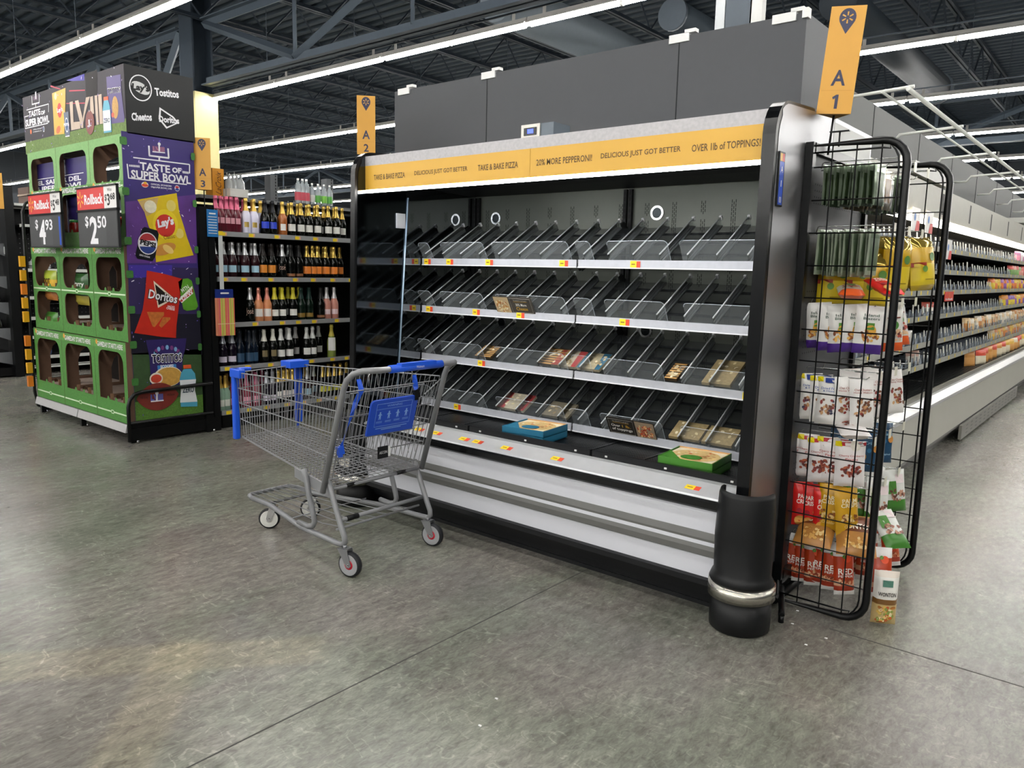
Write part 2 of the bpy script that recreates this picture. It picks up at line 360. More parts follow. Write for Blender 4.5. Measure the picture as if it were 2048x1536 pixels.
# grey cold-room panels over the coolers
PG = M('47494d', .65, 0, .03); PG2 = M('4a4c4a', .65, 0, .03); seam = M('26282b', .8)
mb = MB(); bx0, bx1, by0, by1, bz = -4.85, -1.59, 4.3, 4.95, 2.845
mb.box((bx0, by0, 2.16), (bx1, by1, bz), PG)
for u in (975, 1357):
    p = ony(u, 120, by0); mb.box((p.x-.003, by0-.002, 2.16), (p.x+.003, by0+.001, bz), seam)
struct(mb, 'wall_cold_room_front')
for j, u in enumerate((810, 980, 1360, 1567)):
    p = ony(u, 100, by0); mb = MB(); mb.box((p.x-.07, by0-.012, bz-.035), (p.x+.06, by0+.03, bz+.012), WHITE); mb.box((p.x+.03, by0-.012, bz+.01), (p.x+.1, by0+.03, bz+.03), WHITE)
    tag(mb.obj('panel_clip'), '%s white clip from the left on the top edge of the dark cold room panels' % ORD[j], 'clip', 'clips on the cold room panels')
mb = MB(); mb.box((bx1-.02, by0-.015, bz-.03), (bx1+.012, by0+.03, bz+.02), WHITE); tag(mb.obj('panel_clip'), 'white corner clip at the top right corner of the dark cold room panels', 'clip', 'clips on the cold room panels')
mb = MB(); mb.box((-4.85, 4.95, 2.3), (-1.8, 31, 2.76), PG2); mb.box((-1.81, 4.95, 2.28), (-1.795, 31, 2.30), seam)
for i in range(1, 18): mb.box((-1.81, 4.95+i*1.45, 2.3), (-1.797, 4.955+i*1.45, 2.76), seam)
struct(mb, 'wall_cold_room_side')
# white rail pair on brackets beside that wall
t = thing('cable_rail', 'white double rail on bracket arms running along the cold room wall above aisle', 'rail', (-1.3, 5, 2.5))
wr = M('d2d4cf', .4)
for x in (-1.22, -1.36):
    mb = MB(); mb.tube([(x, 4.95, 2.53), (x, 30, 2.53)], .014 if x > -1.3 else .008, wr, 6); mb.obj('rail', t)
for i in range(18):
    y = 5.0+i*1.45; mb = MB(); mb.tube([(-1.2, y, 2.55), (-1.62, y, 2.53), (-1.66, y, 2.48), (-1.79, y, 2.48)], .011, wr, 5); mb.obj('bracket_arm', t)
# ------------------------------------------------------------ open pizza cooler
XL, XR, YF, YH, YL, YB = -3.68, -1.23, 2.92, 3.03, 3.5, 4.0
t = pc = thing('open_cooler', 'long black open refrigerated case with yellow pizza header and empty clear shelves', 'refrigerated case', (-2.45, 3.5, 0))
BASEM = M('dcdde4', .4, .1, .04, 3); BASED = M('62625f', .5, .1, .08, 5)
yb = 2.95
def strip(name, pts, m, label=None, x0=XL-.02, x1=XR+.0, par=None):   # extruded y,z outline along x
    mb = MB(); k = mb.add([V(x0, y, z) for y, z in pts]+[V(x1, y, z) for y, z in pts]); n = len(pts)
    for i in range(n): mb.face((k+i, k+(i+1) % n, k+n+(i+1) % n, k+n+i), m)
    mb.face([k+i for i in reversed(range(n))], m); mb.face([k+n+i for i in range(n)], m); return mb.obj(name, par or t, label)
strip('base_panel', [(yb, .175), (yb, .475), (4.05, .475), (4.05, .175)], BASEM, 'pale grey lower front panel')
strip('rub_strip', [(yb-.012, .335), (yb-.012, .345), (yb-.002, .372), (yb+.01, .372), (yb+.01, .335)], BASED, 'dark grey recessed strip', par=None)
strip('rub_strip', [(yb-.012, .27), (yb-.018, .275), (yb-.018, .30), (yb-.012, .318), (yb+.005, .318), (yb+.005, .27)], BASED, 'dark grey lower rub strip')
strip('front_ledge', [(yb-.012, .318), (yb-.012, .335), (yb, .335), (yb, .318)], BASEM)
kp = [(yb+.0, .175), (yb-.02, .17), (yb-.02, .145), (yb+.02, .14), (yb+.025, .11), (yb+.05, .105), (yb+.055, .075), (yb+.08, .07), (yb+.085, .03), (yb+.10, .02), (yb+.10, 0), (yb+.5, 0), (yb+.5, .175)]
strip('kick_plate', kp, M('141517', .3), 'black ribbed kick plate')
strip('bumper_lip', [(yb-.02, .475), (yb-.03, .485), (yb-.03, .512), (yb-.02, .52), (yb+.03, .52), (yb+.03, .475)], BLACKG, 'glossy black front bumper lip')
strip('price_ledge', [(yb-.015, .52), (yb-.012, .528), (yb+.085, .562), (yb+.13, .562), (yb+.13, .50), (yb-.015, .50)], M('c9cacc', .3, .3), 'pale sloping price ledge')
fr = F2((0, yb-.012, .528), (1, 0, 0), (0, .097, .034))
for u in (925, 835, 870, 952, 1010, 1112, 1388, 800): p = ony(u, 860, yb+.02); mb = MB(); ptag(mb, fr, p.x-.03, .03, .07, .032, .001); mb.obj('price_tag', t)
for i in range(3):
    mb = MB(); x0 = XL+.82*i; mb.box((x0+.004, yb+.13, .55), (x0+.81, yb+.15, .592), BLACKM)
    for f_ in (.1, .5, .9): mb.box((x0+.8*f_, yb+.126, .572), (x0+.8*f_+.012, yb+.131, .58), WHITE)
    mb.obj('guard_rail', t, 'black front guard rail with white clips')
mb = MB(); gm = M('141618', .35)
mb.box((XL, yb+.13, .50), (XR, YB, .535), M('050505', .7))
for i in range(52): y = yb+.155+i*.0172; mb.box((XL, y, .535), (XR, y+.009, .549), gm)
for i in range(9): x = XL+.005+i*.304; mb.box((x, yb+.15, .549), (x+.012, YB-.02, .552), gm)
mb.obj('deck_grille', t, 'black louvred deck grille')
# back wall with slots and portholes
mb = MB(); mb.box((XL, YB, .5), (XR, YB+.04, 2.0), BACKSTEEL); slot = M('050607', .6); fb = F2((0, YB-.001, 0), (1, 0, 0), (0, 0, 1))
r_ = random.Random(3)
for zz in (1.84, 1.74, 1.56, 1.44, 1.26, 1.14, .97, .84, .70):
    for i in range(14):
        x = XL+.10+i*.177+(.06 if int(zz*100) % 2 else 0); 
        if x > XR-.04 or abs(x+2.45) < .05: continue
        tall = i % 2 == 0
        for c in range(3):
            for q in range(5 if tall else 3):
                z = zz-q*.022-(c % 2)*.011; mb.poly(fb, [[(x+c*.011, z), (x+c*.011+.004, z), (x+c*.011+.004, z+.017), (x+c*.011, z+.017)]], slot)
mb.obj('back_panel', t, 'dark steel back wall with rows of vent slots')
for x, z in [(-2.26, 1.80), (-3.49, 1.80), (-2.26, .98), (-3.42, 1.10), (-2.30, 1.12), (-3.25, .72)]:
    mb = MB(); mb.poly(F2((x, YB-.002, z), (1, 0, 0), (0, 0, 1)), [ell(0, 0, .042, .042), ell(0, 0, .03, .03)[::-1]], CHROME, th=.003, l=.004)
    mb.poly(F2((x, YB-.002, z), (1, 0, 0), (0, 0, 1)), [ell(0, 0, .03, .03)], M('202426', .2, .8), l=.001); mb.obj('porthole_ring', t, 'round chrome ringed port')
for x in (-2.45, XL+.025, XR-.02):
    mb = MB()
    for dx in (-.028, .008): mb.box((x+dx, YB-.022, .55), (x+dx+.02, YB-.001, 1.94), BLACKM)
    z = .58
    while z < 1.92:
        for dx in (-.023, .013): mb.box((x+dx, YB-.0235, z), (x+dx+.01, YB-.021, z+.022), slot if int(z*1000) % 2 else slot)
        z += .034
    mb.obj('slotted_standard', t, 'black slotted shelf standard')
# canopy
strip('canopy', [(YH+.03, 1.905), (YH+.03, 2.085), (YB+.08, 2.085), (YB+.08, 1.97), (YB-.03, 1.945), (YB-.3, 1.955), (YH+.25, 1.99), (YH+.10, 1.93), (YH+.06, 1.905)], BLACKM, 'black canopy hood')
strip('canopy_top', [(YH, 2.045), (YH, 2.10), (YB+.08, 2.10), (YB+.08, 2.086), (YH+.03, 2.086), (YH+.03, 2.045)], GALV, 'mottled galvanised top trim')
mb = MB(); YEL = M('d6a63c', .45, 0, .02); fr = F2((0, YH, 0), (1, 0, 0), (0, 0, 1)); fy = lambda a, b, l: V(a, YH-l, b)
for x0, x1 in ((XL, ony(1060, 320, YH).x), (ony(1060, 320, YH).x+.002, XR)): mb.box((x0, YH, 1.908), (x1, YH+.028, 2.045), YEL)
BR = M('5b4526', .6)
for s_, u0, v0, u1, v1 in (('TAKE & BAKE PIZZA', 748, 351, 810, 350), ('DELICIOUS JUST GOT BETTER', 829, 341, 935, 341), ('TAKE & BAKE PIZZA', 956, 331, 1036, 331), ('20% MORE PEPPERONI!', 1073, 320, 1184, 320), ('DELICIOUS JUST GOT BETTER', 1202, 308, 1361, 308), ('OVER 1lb of TOPPINGS!', 1384, 292, 1521, 292)):
    a = ony(u0, v0, YH); b = ony(u1, v1, YH); mb.text(fr, s_, (a.x+b.x)/2, 1.975, b.x-a.x, .030, BR, l=.001, bold=.012)
mb.obj('header_sign', t, 'yellow pizza header sign with brown lettering')
mb = MB(); 
LED = M('ffffff', .4, 0, 0, 20, 24)
mb.box((XL, YH+.002, 1.893), (XR, YH+.03, 1.906), LED); mb.obj('light_tube', t, 'white light tube under the header')
# end panels
def side_outline(): return [(YF, .0), (YF+.035, 1.99)]+[(YF+.165-.13*math.cos(a), 1.99+.14*math.sin(a)) for a in [PI/2*i/7 for i in range(1, 8)]]+[(3.62, 2.165), (3.62, 0)]
def end_panel(xa, xb, label, out):
    o = MB(); pts = side_outline(); o.poly(lambda a, b, l: V(xa+l, a, b), [pts[:]], BLACK, th=0, l=0)
    n = len(pts); k = o.add([V(xa, y, z) for y, z in pts]+[V(xb, y, z) for y, z in pts])
    for i in range(n): o.face((k+i, k+(i+1) % n, k+n+(i+1) % n, k+n+i), M('0a0b0d', .2, 0, .02))
    o.poly(lambda a, b, l: V(xb+l, a, b), [pts[::-1]], BLACK)
    return o.obj('end_panel', t, label)
e1 = end_panel(XR, XR+.052, 'right end panel with rounded glossy black edge', 1)
o = MB(); pts = [(y+.026 if y < 3 else y, z-.012 if z > 1.9 else z) for y, z in side_outline()]; pts[-2] = (3.6, 2.15); pts[-1] = (3.6, .2); pts[0] = (YF+.022, .2)
o.poly(lambda a, b, l: V(XR+.052+l, a, b), [pts], STEEL_P, th=0, l=.0015); o.obj('steel_skin', e1, 'brushed steel outer skin')
e2 = end_panel(XL-.04, XL, 'left end panel with glossy black edge', 1)
sp = side_outline(); a0, a1 = 3.34, 3.22
o = MB(); pts = [(y+.02 if y < 3 else y, z-.015 if z > 1.9 else z) for y, z in sp[:-2]]+[(3.30, 2.1), (3.36, 1.88), (3.27, .55)]; pts[0] = (YF+.02, .55)
o.poly(lambda a, b, l: V(XL+l, a, b), [pts], MIRROR2, l=.003); o.obj('side_pane', e2, 'polished side pane')
o = MB(); o.poly(lambda a, b, l: V(XL+l, a, b), [[(3.27, .55), (YB, .55), (YB, 2.0), (3.36, 1.88)]], MIRROR, l=.002); o.obj('inner_lining', e2, 'mirror-like inner side lining')
o = MB(); o.tube([V(XL+.008, 3.365, 1.89), V(XL+.008, 3.27, .56)], .006, M('9db4c9', .25, .3), 6); o.obj('pane_edge', e2, 'pale blue glass edge strip')
o = MB(); o.box((XL+.003, 3.27, 1.70), (XL+.012, 3.34, 1.79), M('c9ccd0', .3, .3)); o.obj('latch_plate', e2)
mb = MB(); mb.box((XR-.02, 3.62, .0), (XR+.022, 4.3, 2.17), STEEL_P); mb.quad(V(XR+.0235, 3.66, .2), V(XR+.0235, 4.28, .2), V(XR+.0235, 4.28, 2.15), V(XR+.0235, 3.66, 2.15), brushed('crumpled_foil', '5d5e59', .4, 9, 5, 14, .6, .4)); mb.obj('rear_end_panel', t, 'creased foil-like rear end panel')
strip('rear_body', [(YB+.045, 0), (YB+.045, 2.08), (4.29, 2.08), (4.29, 0)], BLACKM, x0=XL, x1=XR-.03)
# tilted clear shelves
SL = math.radians(30); cs, sn = math.cos(SL), math.sin(SL)
class Tilt:
    def __init__(s, z): s.z = z
    def __call__(s, a, d, l=0): return V(a, YL+d*cs-l*sn, s.z+d*sn+l*cs)   # a along x, d up the slope, l off it
FENCE = {0: [(0, .10), (.20, .56), (.62, 1.18)], 1: [(.0, .12), (.20, .56), (.66, 1.17)], 2: [(.0, .12), (.20, .56), (.66, 1.18)], 3: [(.0, .12), (.20, .58), (.68, 1.18)]}
levels = (1.502, 1.20, .89, .592)
DP = .40
for li, z0 in enumerate(levels):
    for si, (xa, xb) in enumerate(((XL+.01, -2.456), (-2.444, XR-.01))):
        T = Tilt(z0); W = xb-xa
        mb = MB()
        lo = [T(xa, 0, 0), T(xb, 0, 0), T(xb, DP, 0), T(xa, DP, 0)]; hi = [T(xa, 0, .004), T(xb, 0, .004), T(xb, DP, .004), T(xa, DP, .004)]
        mb.quad(*hi, CLEAR_TRAY)
        for d in (.10, .22, .33): mb.hexa([T(xa, d, -.01), T(xb, d, -.01), T(xb, d+.012, -.01), T(xa, d+.012, -.01)], [T(xa, d, -.001), T(xb, d, -.001), T(xb, d+.012, -.001), T(xa, d+.012, -.001)], M('1d2022', .3))
        for xx in (xa, xb-.006): mb.hexa([T(xx, -.0, -.05), T(xx+.006, -.0, -.05), T(xx+.006, DP+.13, -.07), T(xx, DP+.13, -.07)], [T(xx, 0, -.005), T(xx+.006, 0, -.005), T(xx+.006, DP+.1, 0), T(xx, DP+.1, 0)], BLACKM)
        sh = mb.obj('shelf', t, 'smoky clear tilted shelf tray')
        mb = MB(); mb.box((xa, YL-.012, z0-.022), (xb, YL-.004, z0+.018), M('b6b8bf', .3, .1, .1, 40)); mb.box((xa, YL-.016, z0-.026), (xb, YL, z0-.020), M('e2e3e6', .35))
        mb.obj('price_channel', sh, 'pale front price channel')
        mb = MB(); ft = F2((0, YL-.0125, z0), (1, 0, 0), (0, 0, 1))
        for q in ({0: ((.02, .22, .55, 1.1), (.33,)), 1: ((.04, .45, .8), (.28,)), 2: ((.5,), (.98,)), 3: ((.3,), ())}[li][si]): mb = MB(); ptag(mb, ft, xa+q, -.02, .06, .034); mb.obj('price_tag', sh, 'yellow and red price tag')
        nd = 8
        for k in range(nd):
            x = xa+.045+k*(W-.06)/(nd-.55)
            if x > xb-.02: continue
            mb = MB(); T2 = T
            mb.hexa([T(x-.004, .0, .004), T(x+.004, .0, .004), T(x+.004, DP, .004), T(x-.004, DP, .004)], [T(x-.002, .0, .055), T(x+.002, .0, .055), T(x+.002, DP, .055), T(x-.002, DP, .055)], CLEAR)
            mb.tube([T(x, .0, .055), T(x, DP, .057)], .0042, CLEAR_DIV, 5); mb.tube([T(x, 0, .008), T(x, DP, .008)], .0035, CLEAR_DIV, 5)
            mb.hexa([T(x-.007, DP-.004, .04), T(x+.007, DP-.004, .04), T(x+.007, DP+.008, .04), T(x-.007, DP+.008, .04)], [T(x-.007, DP-.004, .064), T(x+.007, DP-.004, .064), T(x+.007, DP+.008, .064), T(x-.007, DP+.008, .064)], M('d5d7d8', .3))
            mb.obj('divider', sh)
        for a, b in FENCE[li]:
            mb = MB(); e = .0035
            lp = rrect(xa+a+.005, .0, xa+b, .125, .022, 4, (0, 0, 1, 1)); fn = lambda p, q, l: T(p, .004-l, q+.004)
            mb.poly(fn, [lp], FENCE_M, th=.0, l=0)
            pts = [fn(p, q, 0) for p, q in lp[1:]]+[fn(*lp[0], 0)]; mb.tube(pts[:-1], .0013, M('c3cbd3', .2, 0, 0, alpha=.75), 4)
            mb.obj('front_fence', sh, 'clear acrylic front stop')
# things left inside
def pizza_box(x, y, z, c, label, rz, top_h):
    b = thing('pizza_box', label, 'pizza box', (x, y, z)); g = MB(); cm = M(c, .55); kr = M('c99a63', .7); W_, D_, H_ = .26, .26, .035
    for k_ in range(2):
        z1 = k_*.037
        for (p0, p1) in (((-W_/2, -D_/2, z1), (W_/2, -D_/2+.004, z1+H_)), ((-W_/2, D_/2-.004, z1), (W_/2, D_/2, z1+H_)), ((-W_/2, -D_/2, z1), (-W_/2+.004, D_/2, z1+H_)), ((W_/2-.004, -D_/2, z1), (W_/2, D_/2, z1+H_))): g.box(p0, p1, cm)
        g.box((-W_/2, -D_/2, z1), (W_/2, D_/2, z1+.006), cm)
    g.box((-W_/2+.004, D_/2-.0055, .04), (W_/2-.004, D_/2-.004, .073), kr); g.box((W_/2-.0055, -D_/2+.004, .04), (W_/2-.004, D_/2-.004, .073), kr)
    g.obj('carton', b, local=True)
    g = MB(); fr = F2((0, 0, .066), (1, 0, 0), (0, 1, 0)); fz = lambda a_, b_, l_: V(a_, b_, .066+l_)
    g.poly(fz, [rrect(-.124, -.124, .124, .124, .004)], M('efe3c8', .35), l=0); g.poly(fz, [ell(0, 0, .115, .115, 28)], M('e6c583', .4, 0, .3, 60), l=.001)
    r2 = random.Random(5)
    for q in range(34): a_, rr = r2.random()*6.28, r2.random()**.5*.1; g.poly(fz, [ell(rr*math.cos(a_), rr*math.sin(a_), .006+r2.random()*.008, .005+r2.random()*.006, 6)], M(r2.choice(['f6efe0', 'c8542e', 'f1d9a0', 'b7793c']), .5), l=.0015+q*.00002)
    g.poly(fz, [[(-.125, -.125), (-.125, .02), (-.02, -.125)]], cm, l=.004); g.poly(fz, [ell(.0, -.05, .05, .045)], cm, l=.003); g.obj('wrapped_pizza', b, local=True); b.rotation_euler = (0, 0, rz); return b
pizza_box(ony(1063, 875, 3.22).x, 3.25, .5525, '1d6f8f', 'teal blue cardboard pizza tray stack on the black cooler deck', .12, 0)
pizza_box(ony(1385, 935, 3.22).x, 3.24, .5525, '3f7f22', 'green cardboard pizza tray stack on the black cooler deck near the right end', .10, 0)
def pack(u, v, li, w_, h_, kind, label, dd=.03):
    T = Tilt(levels[li]); p = ony(u, v, YL+.06); x = p.x; g = MB()
    c0, c1, tr = {'red': ('9a3a3a', 'b9b09a', 1), 'blue': ('2f5f78', 'b3a88a', 1), 'tan': ('7d6a48', '9c8a63', 0), 'slat': ('8a6a3c', '4a3b26', 0), 'cream': ('a59f90', '77705f', 0)}[kind]
    fn = lambda a_, b_, l_: T(x+a_, dd+b_, .008+l_)
    lo = [fn(-w_/2, 0, 0), fn(w_/2, 0, 0), fn(w_/2, h_, 0), fn(-w_/2, h_, 0)]; hi = [fn(-w_/2, 0, .016), fn(w_/2, 0, .016), fn(w_/2, h_, .016), fn(-w_/2, h_, .016)]; g.hexa(lo, hi, M(c1, .3, 0, .35, 70, coat=.5))
    fu = lambda a_, b_, l_: fn(a_, b_, .0168+l_)
    if kind in ('red', 'blue'): g.poly(fu, [[(-w_/2, 0), (-w_/2+.05, 0), (-w_/2+.03, h_), (-w_/2, h_)]], M(c0, .4)); g.poly(fu, [[(w_/2-.03, 0), (w_/2, 0), (w_/2, h_), (w_/2-.05, h_)]], M(c0, .4))
    if kind == 'slat':
        for q in range(7): g.poly(fu, [[(-w_/2, q*h_/7), (w_/2, q*h_/7), (w_/2, (q+.55)*h_/7), (-w_/2, (q+.55)*h_/7)]], M('b98f56', .5))
    r2 = random.Random(int(u))
    for q in range(14): g.poly(fu, [ell((r2.random()-.5)*w_*.8, h_*(.1+.8*r2.random()), .012, .008, 6, r2.random()*3)], M(r2.choice(['d9cfb4', 'c4b48e', '8d7b58']), .5), l=.0006+q*.00003)
    o_ = g.obj('packaged_pizza'); tag(o_, label, 'packaged pizza', 'wrapped flat pizzas left on the cooler shelves')
pack(1105, 690, 2, .15, .16, 'slat', 'narrow brown wrapped pizza crust on the third cooler shelf, left part')
pack(1135, 712, 2, .17, .15, 'red', 'red edged wrapped pizza on the third cooler shelf beside the shelf joint')
pack(1185, 712, 2, .15, .15, 'blue', 'blue edged wrapped pizza on the third cooler shelf right of the joint')
pack(1440, 745, 2, .15, .20, 'tan', 'tan wrapped crust pack on the third cooler shelf near the right end')
pack(1350, 740, 2, .07, .14, 'slat', 'thin slatted brown crust pack on the third cooler shelf, right section')
pack(975, 690, 2, .13, .12, 'slat', 'brown slatted crust pack on the third cooler shelf above the cart handle')
pack(1030, 800, 3, .20, .15, 'red', 'red edged wrapped pizza on the bottom clear shelf')
pack(1118, 812, 3, .18, .13, 'cream', 'cream wrapped pizza on the bottom clear shelf, left of the shelf joint')
pack(1375, 868, 3, .17, .13, 'tan', 'tan wrapped grain-topped pizza on the bottom clear shelf, left one of two')
pack(1440, 880, 3, .16, .13, 'tan', 'tan wrapped grain-topped pizza at the right end of the bottom clear shelf')
def fence_sign(xc, li, dark, label):
    T = Tilt(levels[li]); g = MB(); w_, h_ = .29, .115; fn = lambda a_, b_, l_: T(xc+a_, -.004-l_, b_+.006)
    g.poly(fn, [rrect(-w_/2, .0, w_/2, h_, .012)], M(dark, .35), th=.003, l=.002); gold = M('d8a93c', .5); wh = M('f1efe8', .5); flip = li == 1
    px0, px1 = (-w_/2+.004, -w_/2+.115) if flip else (w_/2-.115, w_/2-.004)
    g.poly(fn, [[(px0, .004), (px1, .004), (px1, h_-.004), (px0, h_-.004)]], M('c8b089' if flip else '9d8a73', .5), l=.0025)
    r2 = random.Random(li)
    for q in range(60):
        a_ = px0+.015+r2.random()*.08; b_ = .012+r2.random()*.075
        if (a_-(px0+px1)/2)**2/.0024+(b_-.05)**2/.0018 > 1: continue
        g.poly(fn, [ell(a_, b_, .006+.006*r2.random(), .005, 6, r2.random()*3)], M(r2.choice(['e8d7a4', 'b5733a', 'f2e6c8', 'c99452'] if flip else ['a8452a', 'd98a55', 'e6c08a', '7c2f1e', 'c8532e']), .5), l=.003+q*.00002)
    cx = (px1+w_/2)/2 if flip else (px0-w_/2)/2
    fw = .15; g.tube([fn(cx-fw/2, .012, .003), fn(cx+fw/2, .012, .003), fn(cx+fw/2, .105, .003), fn(cx-fw/2, .105, .003)], .0008, M('a09d92', .5), 4, closed=True)
    g.text(fn, 'You asked for it, you got it.', cx, .092, .10, .008, wh, l=.003); g.poly(fn, [[(cx-.05, .083), (cx+.05, .083), (cx+.05, .085), (cx-.05, .085)]], gold, l=.003)
    if flip: g.text(fn, '30% More', cx, .064, .08, .018, wh, l=.003, bold=.01); g.text(fn, 'Cheese', cx, .038, .085, .023, gold, l=.003, bold=.01)
    else:
        g.text(fn, 'Over', cx-.035, .064, .055, .018, wh, l=.003, bold=.01); g.text(fn, '1 lb.', cx+.03, .064, .05, .018, gold, l=.003, bold=.01); g.text(fn, 'of toppings', cx, .038, .125, .022, wh, l=.003, bold=.01)
    tag(g.obj('shelf_sign'), label, 'sign')
fence_sign(ony(1027, 590, YL-.04).x, 1, '4a4640', 'dark sign reading 30% More Cheese on the second cooler shelf')
fence_sign(ony(1262, 846, YL-.04).x, 3, '2e2b27', 'dark sign reading Over 1 lb. of toppings on the bottom clear shelf')
# display unit and paper scraps on top
c = thing('temperature_controller', 'small steel controller box with blue display standing on top of the cooler', 'controller', (-2.65, 3.33, 2.101))
mb = MB(); mb.box((-2.705, 3.305, 2.101), (-2.50, 3.45, 2.222), M('59646e', .4)); mb.obj('case', c)
mb = MB(); mb.box((-2.71, 3.297, 2.101), (-2.585, 3.305, 2.222), M('c9c5bd', .35, .2)); mb.box((-2.69, 3.294, 2.165), (-2.605, 3.298, 2.205), M('15171a', .2)); mb.quad(V(-2.665, 3.2935, 2.175), V(-2.625, 3.2935, 2.175), V(-2.625, 3.2935, 2.197), V(-2.665, 3.2935, 2.197), M('2a3cf0', .3, 0, 0, 20, 2.)); mb.obj('face_plate', c, 'pale face plate with lit blue display')
mb = MB(); mb.hexa([V(-2.32, 3.25, 2.101), V(-2.25, 3.25, 2.101), V(-2.25, 3.29, 2.101), V(-2.32, 3.29, 2.101)], [V(-2.29, 3.26, 2.14), V(-2.22, 3.27, 2.13), V(-2.22, 3.275, 2.131), V(-2.28, 3.275, 2.142)], WHITE); tag(mb.obj('paper_scrap'), 'small crumpled white paper scrap on top of the cooler', 'paper')
# blue aisle tag on the right end panel
mb = MB(); fx_ = XR+.0535+.0015
a = onx(1550, 418, fx_); b = onx(1567, 305, fx_); y0, y1, z0, z1 = a.y, a.y+.055, a.z+.012, b.z
mb.box((fx_, y0, z0), (fx_+.005, y1, z1), BLACK); g2 = F2((fx_+.0055, y0, z0), (0, 1, 0), (0, 0, 1)); W_ = y1-y0; H_ = z1-z0
mb.poly(g2, [[(.006, .006), (W_-.006, .006), (W_-.006, H_*.82), (.006, H_*.82)]], M('1246b8', .4)); mb.poly(g2, [[(.006, H_*.83), (W_*.5, H_*.83), (W_*.5, H_-.006), (.006, H_-.006)]], M('d9a323', .4)); mb.poly(g2, [[(W_*.5, H_*.83), (W_-.006, H_*.83), (W_-.006, H_-.006), (W_*.5, H_-.006)]], M('c8432a', .4))
for s_, q in (('A', .68), ('1', .42), ('00', .12)): mb.text(g2, s_, W_*.5, H_*q, .022 if s_ != '1' else .008, .024, WHITE, l=.0008)
tag(mb.obj('aisle_tag'), 'narrow blue tag reading A 1 00 on the steel end panel', 'tag')
# bollard bumpers at the front corners
def bumper(x, y, label, a0, a1, sticker=False):
    b = thing('corner_bumper', label, 'bumper', (x, y, 0)); rb = M('0f1011', .42, 0, .05, 8); r = .125
    mb = MB(); mb.lathe([(.0, 0), (r-.012, 0), (r-.002, .008), (r, .05), (r-.003, .15), (0, .15)], (x, y, 0), rb, 28); mb.obj('lower_sleeve', b, 'black rounded base sleeve')
    mb = MB(); mb.lathe([(r-.01, .142), (r+.011, .143), (r+.011, .2), (r-.01, .201)], (x, y, 0), brushed('band_steel', 'bdbab0', .25, 4, 4, 30, .1), 28); mb.obj('steel_band', b, 'brushed steel band')
    mb = MB(); mb.lathe([(r-.02, .2), (r+.002, .2), (r+.009, .212), (r+.0, .235), (r-.008, .25), (r-.004, .40), (r-.012, .57), (r-.018, .59), (r-.028, .588), (r-.028, .15)], (x, y, 0), rb, 22, a0, a1)
    mb.obj('upper_guard', b, 'curved black upper guard, open at the back')
    if sticker:
        mb = MB(); fn = lambda p, q, l: V(x+(r+.004+l)*math.cos(p), y+(r+.004+l)*math.sin(p), q)
        mb.poly(fn, [[(-1.6, .26), (-1.3, .26), (-1.0, .26), (-1.0, .31), (-1.3, .31), (-1.6, .31)]], M('ddd9cc', .5)); mb.poly(fn, [ell(-1.15, .285, .05, .008, 8)], M('6a5a3c', .5), l=.001); mb.obj('sticker', b)
    return b
bumper(-1.195, 2.965, 'black corner bumper with steel band at the right end of the cooler', -PI*1.02, .12)
bumper(-3.70, 2.965, 'black corner bumper at the left end of the cooler, behind the cart', -PI*1.0, .1, True)
# ------------------------------------------------------------ shopping cart (front to the left)
t = cart = thing('shopping_cart', 'empty grey wire shopping cart with blue handle standing in front of the cooler', 'shopping cart', (-3.1, 2.46, 0))
YC = 2.465
def L3(a, b, f_): return Vector(a)+(Vector(b)-Vector(a))*f_
# basket corners: rear/front, near/far, top/bottom
RTN, RTF = V(-2.80, 2.19, .905), V(-2.755, 2.745, .915); RBN, RBF = V(-2.945, 2.205, .405), V(-2.905, 2.73, .42)
FTN, FTF = V(-3.86, 2.265, .862), V(-3.84, 2.665, .878); FBN, FBF = V(-3.855, 2.285, .50), V(-3.835, 2.65, .51)
WR = GREYW
def wire(mb, a, b, r=.0022, n=4): mb.tube([a, b], r, WR, n, cap=False)
def side(name, rt, rb, ft, fb, nv, label):
    mb = MB()
    for i in range(nv+1): f_ = i/nv; wire(mb, L3(rt, ft, f_), L3(rb, fb, f_))
    for q in (0, .24, .47, .72, 1.): wire(mb, L3(rt, rb, q), L3(ft, fb, q), .0035 if q in (0, 1.) else .0028, 6)
    return mb.obj(name, t, label)
side('near_side_grid', RTN, RBN, FTN, FBN, 34, 'near wire side'); side('far_side_grid', RTF, RBF, FTF, FBF, 34, 'far wire side')
side('front_grid', FTF, FBF, FTN, FBN, 13, 'wire front end')
mb = MB()
for i in range(31): f_ = i/30; wire(mb, L3(RBN, FBN, f_), L3(RBF, FBF, f_), .002)
for i in range(15): f_ = i/14; wire(mb, L3(RBN, RBF, f_)-V(0, 0, .004), L3(FBN, FBF, f_)-V(0, 0, .004), .0024)
mb.obj('basket_floor', t, 'wire basket floor')
mb = MB()   # rear gate, slightly inside
for i in range(19): f_ = .03+.94*i/18; wire(mb, L3(RTN, RTF, f_)+V(-.012, 0, -.03), L3(RBN, RBF, f_)+V(-.012, 0, .03))
for q in (.05, .3, .52, .72, .93): wire(mb, L3(RTN, RBN, q)+V(-.015, 0, 0), L3(RTF, RBF, q)+V(-.015, 0, 0), .003, 6)
mb.obj('rear_gate', t, 'hinged wire rear gate')
mb = MB()   # folded child seat
for i in range(11): f_ = .12+.76*i/10; a = L3(RTN, RTF, f_)+V(-.05, 0, -.04); wire(mb, a, a+V(-.07, 0, -.24)); wire(mb, a+V(-.07, 0, -.24), a+V(-.055, 0, -.36))
for q in (0, .5, 1): a = L3(RTN, RTF, .1)+V(-.05-.07*q, 0, -.04-.24*q); b = L3(RTN, RTF, .9)+V(-.05-.07*q, 0, -.04-.24*q); wire(mb, a, b, .003, 6)
